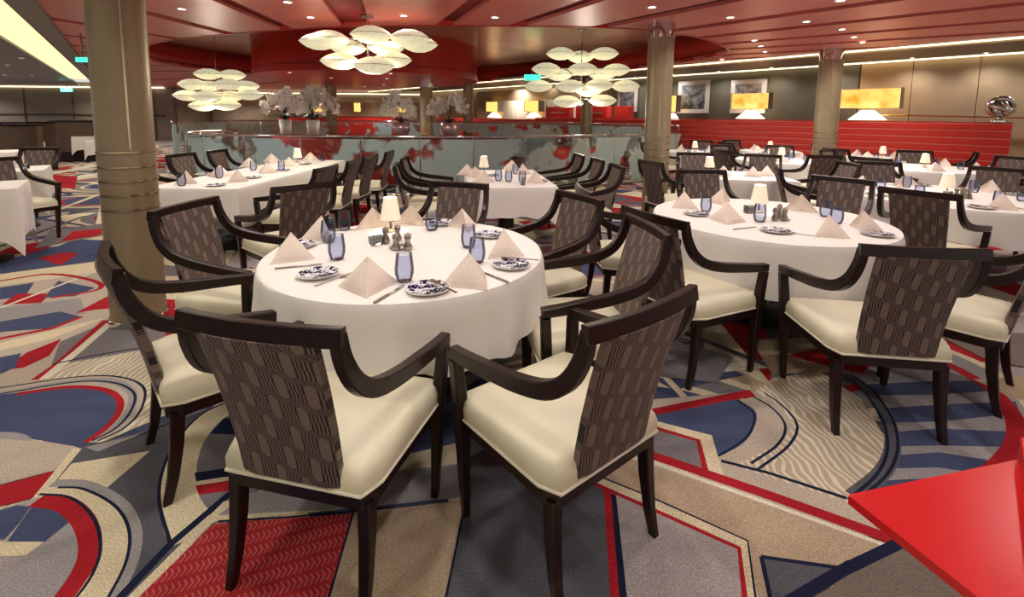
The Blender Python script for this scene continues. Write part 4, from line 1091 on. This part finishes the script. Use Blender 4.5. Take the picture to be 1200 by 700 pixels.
# amber lamps behind the banquette
def art_lamp(S, Wv, L, H, z, label, m='amber', D=.22, cone=.36):
    t = empty('amber_lamp', (*R(Wv, S), 0), ROOM)
    bm = nb(); box(bm, (0, 0, z+H/2), (L, D, H)); link('lamp_shade', bm, m, t)
    for sg in (-1, 1):
        bm = nb(); box(bm, (sg*(L/2+.012), 0, z+H/2), (.02, D+.03, H+.03)); link('shade_end', bm, 'taupe_dark', t)
    bm = nb(); lathe(bm, [(.012, .76), (.012, z)], 8); lathe(bm, [(.1, 0), (.1, .03), (.03, .76)], 12); link('stem', bm, 'brass', t)
    bm = nb(); lathe(bm, [(cone, z-.27), (cone*.35, z-.06), (cone*.3, z-.05), (.01, z-.05)], 24, cap=False); link('glowing_cone', bm, 'domelight', t, smooth=True, auto=.6)
    tag(t, label, 'lamp', 'amber lamps behind the banquette'); return t
def sOf(px, Wv):                       # place along the wall for a bearing
    q = (px-600)/540; y = Wv/(WX*q+WY); return -WY*q*y+WX*y
art_lamp(sOf(1013, 12.95), 12.95, 1.15, .42, 1.74, 'wide amber art glass lamp, rightmost, on the beige wall')
art_lamp(sOf(877, 12.95), 12.95, .95, .40, 1.74, 'wide amber art glass lamp overlapping the right framed photograph')
art_lamp(sOf(787, 12.95), 12.95, .30, .48, 1.66, 'narrow yellow lamp just right of the second column', 'yellowshade', .22, .2)
art_lamp(sOf(625, 12.95), 12.95, .85, .42, 1.68, 'square yellow shaded lamp before the curtain, right one', 'yellowshade', .3, .34)
art_lamp(sOf(579, 12.95), 12.95, .85, .42, 1.68, 'square yellow shaded lamp before the curtain, left one', 'yellowshade', .3, .34)
for x, y, lb_ in ((-5.7, 24.0, 'square yellow far lamp, right of three'), (-8.2, 24.5, 'narrow yellow far lamp, middle of three'), (-10.3, 24.4, 'amber far lamp, left of three')):
    t = empty('far_lamp', (x, y, 0)); bm = nb(); box(bm, (0, 0, 1.85), (.45 if x > -6 or x < -10 else .25, .25, .45)); link('lamp_shade', bm, 'yellowshade', t)
    bm = nb(); lathe(bm, [(.1, 0), (.02, .05), (.015, 1.62)], 10); link('stem', bm, 'brass', t); tag(t, lb_+', against the far wall', 'lamp', 'far yellow lamps')
t = curvewall([(-11.6, 23.2), (-8.5, 23.6), (-5.6, 23.2)], .02, 1.38, .4, 'redleather', 'far_bench', 'far red bench back before the far wall lamps', 'bench', 'red benches')
# framed photographs
def picture(pa, pb, z0, z1, label):
    Wv = 13.36; sA, sB = sOf(pa, Wv), sOf(pb, Wv); s = (sA+sB)/2; L = abs(sA-sB)
    t = empty('framed_photograph', (*R(Wv, s), (z0+z1)/2), ROOM); H = z1-z0; f = .12
    for nm, c, sz in (('frame', (0, 0, H/2-f/2), (L, .05, f)), ('frame', (0, 0, -H/2+f/2), (L, .05, f)), ('frame', (-L/2+f/2, 0, 0), (f, .05, H-2*f)), ('frame', (L/2-f/2, 0, 0), (f, .05, H-2*f))):
        bm = nb(); box(bm, c, sz, bev=.004); link(nm, bm, 'frame', t)
    bm = nb(); box(bm, (0, .01, 0), (L-2*f+.01, .02, H-2*f+.01)); link('print', bm, 'photo', t)
    tag(t, label, 'picture', 'framed monochrome photographs')
picture(792, 828, 1.62, 2.60, 'large black and white photograph in a pale frame right of second column')
picture(853, 894, 1.62, 2.55, 'large black and white photograph in a pale frame behind amber lamp')
picture(722, 745, 1.66, 2.45, 'black and white photograph in a pale frame behind the right chandelier')
# brass rail on beige wall
bm = nb(); a_, b_ = R(13.3, -3), R(13.3, 3.2); tube(bm, [(a_[0], a_[1], 1.46), (b_[0], b_[1], 1.6)], .018, 8); struct(link('trim_wall_rail', bm, 'brass'))

# ================================================================ CHANDELIERS
def chandelier(x, y, ztop, discs, r, label, arms=True):
    """discs: (dx, dy, z)"""
    t = empty('chandelier', (x, y, ztop))
    bm = nb(); zl = min(d[2] for d in discs)-ztop-.02; lathe(bm, [(.09, -.03), (.09, 0)], 20); lathe(bm, [(.011, zl), (.011, -.02)], 8); link('rod', bm, 'chrome', t, smooth=True, auto=.6)
    bm = nb(); lathe(bm, [(.001, zl-.05), (.06, zl-.03), (.07, zl), (.03, zl+.04), (.001, zl+.05)], 16, cap=False); link('hub', bm, 'chrome', t, smooth=True)
    for dx, dy, z in discs:
        zz = z-ztop
        bm = nb(); k = r; h = r*.42
        prof = [(.001, -h), (k*.35, -h*.93), (k*.65, -h*.66), (k*.86, -h*.32), (k, 0), (k*.86, h*.32), (k*.65, h*.66), (k*.35, h*.93), (.001, h)]
        lathe(bm, prof, 28, (dx, dy, zz), cap=False); d = link('disc_shade', bm, 'disc', t, smooth=True)
        bm = nb(); tube(bm, [(dx+k*1.0*math.cos(2*PI*i/28), dy+k*1.0*math.sin(2*PI*i/28), zz) for i in range(28)], .0035, 4, closed=True); link('rim', bm, 'pewter', d)
        bm = nb(); tube(bm, [(0, 0, zz+.03), (dx*.9, dy*.9, zz+.02)], .009, 6); link('arm', bm, 'chrome', t, smooth=True)
    for zz_, e_ in ((zl-.12, 40),):
        l = bpy.data.lights.new('chandelier_lamp', 'POINT'); l.energy = e_; l.shadow_soft_size = .2; l.color = (1, .92, .76); lo_ = bpy.data.objects.new('chandelier_light', l); C.objects.link(lo_); lo_.parent = t; lo_.location = (0, 0, zz_)
    tag(t, label, 'chandelier', 'lens disc chandeliers')
def zpx(px, py, D):       # height of a pixel at depth D
    X, Y = px-600, py-PY; cr_, sr_ = math.cos(ROLL), math.sin(ROLL); a = X*cr_+Y*sr_; b = -X*sr_+Y*cr_; u = -b/FPX
    y_ = math.cos(PITCH)+u*math.sin(PITCH); zz = -math.sin(PITCH)+u*math.cos(PITCH); return (a/FPX/y_*D, CH+zz/y_*D)
def discs_from(lst, D, cx):
    out = []
    for px, py, dd in lst:
        x, z = zpx(px, py, D+dd); out.append((x-cx, dd, z))
    return out
D1 = 6.3; cx, _ = zpx(431, 60, D1)
chandelier(cx, D1, ZC, discs_from([(386, 46, -.15), (374, 49, .25), (435, 41, -.3), (480, 45, -.15), (491, 52, .25), (408, 56, .45), (452, 56, .45), (399, 72, .0), (460, 70, .1), (438, 77, -.35)], D1, cx), .262, 'nearest chandelier of ten cream discs before the red drum')
D2 = 10.4; cx, _ = zpx(682, 60, D2)
chandelier(cx, D2, 3.4, discs_from([(657, 63, -.2), (680, 67, .3), (708, 63, -.1), (640, 81, -.3), (655, 88, .4), (683, 81, -.5), (706, 88, .5), (722, 82, .0), (631, 101, 0), (668, 101, -.5), (690, 107, .5), (702, 100, -.3), (733, 101, .1), (664, 119, -.1), (706, 118, .1)], D2, cx), .32, 'tall right chandelier of stacked cream discs between drum and second column')
D3 = 10.4; cx, _ = zpx(254, 100, D3)
chandelier(cx, D3, 3.4, discs_from([(244, 87, 0), (272, 88, .2), (226, 99, -.2), (245, 101, .5), (268, 99, -.3), (288, 101, .2), (220, 112, 0), (242, 113, -.4), (270, 113, .2), (292, 111, 0), (238, 124, 0), (266, 123, 0)], D3, cx), .29, 'left chandelier of stacked cream discs beside the thick column')

# exit signs
for x, y, z, lb_ in ((*zpx(340/3.5, 245/3.5, 8.0)[:1], 8.0, zpx(97, 70, 8.0)[1], 'green glowing exit sign hanging beside the luminous strip'), (*zpx(78, 105, 20)[:1], 20, zpx(78, 105, 20)[1], 'green glowing exit sign above the brown wall doors'), (*zpx(624, 91, 14)[:1], 14, zpx(624, 91, 14)[1], 'cyan glowing exit sign at left of the right chandelier')):
    t = empty('exit_sign', (x, y, z)); s_ = .22 if y < 9 else .5
    bm = nb(); box(bm, (0, 0, 0), (s_, .04, s_*.36)); link('sign_face', bm, 'exit', t)
    bm = nb(); box(bm, (0, .0, s_*.2+(ZC-z-s_*.2)/2), (.02, .02, max(.02, ZC-z-s_*.2))); link('hanger', bm, 'pewter', t); tag(t, lb_, 'sign', 'exit signs')

# ================================================================ RED COUNTER AT LOWER RIGHT
zt = .72
A0, A1, A2 = G(993, 580, zt), G(1196, 538, zt), G(1148, 702, zt)
A3 = (A2[0]+(A2[0]-A0[0])*.35, A2[1]+(A2[1]-A0[1])*.35); A1b = (A1[0]+(A1[0]-A0[0])*.0, A1[1])
t = empty('red_counter', (A0[0], A0[1], 0)); sh = lambda p: (p[0]-A0[0], p[1]-A0[1])
tip = [tuple(Vector(A0).lerp(Vector(A1), .05)), tuple(Vector(A0).lerp(Vector(A1), .012)), tuple(Vector(A0).lerp(Vector(A2), .012)), tuple(Vector(A0).lerp(Vector(A2), .05))]
bm = nb(); prism(bm, [sh(p) for p in (tip[0], A1b, A3, tip[3], tip[2], tip[1])], zt-.018, zt); link('slab', bm, 'redcounter', t)
d_ = Vector(A3)-Vector(A1b); ang_ = math.atan2(d_.y, d_.x); mid = (Vector(A3)+Vector(A1b))/2
bm = nb(); box(bm, (sh(mid)[0]+.008, sh(mid)[1], zt-.12), (d_.length, .02, .34), ang_, .003); link('red_side_panel', bm, 'redcounter', t)
bm = nb(); box(bm, (sh(mid)[0]+.03, sh(mid)[1], zt-.34), (d_.length, .012, .7), ang_); link('clear_side_panel', bm, 'clear', t)
q = Vector(A1b).lerp(Vector(A3), .42); bm = nb(); tube(bm, [(sh(q)[0]+.015, sh(q)[1], zt-.02), (sh(q)[0]+.07, sh(q)[1], zt-.02)], .013, 14); link('fixing_stud', bm, 'chrome', t, smooth=True)
tag(t, 'glossy red pointed counter slab with clear side panel at lower right corner', 'counter')
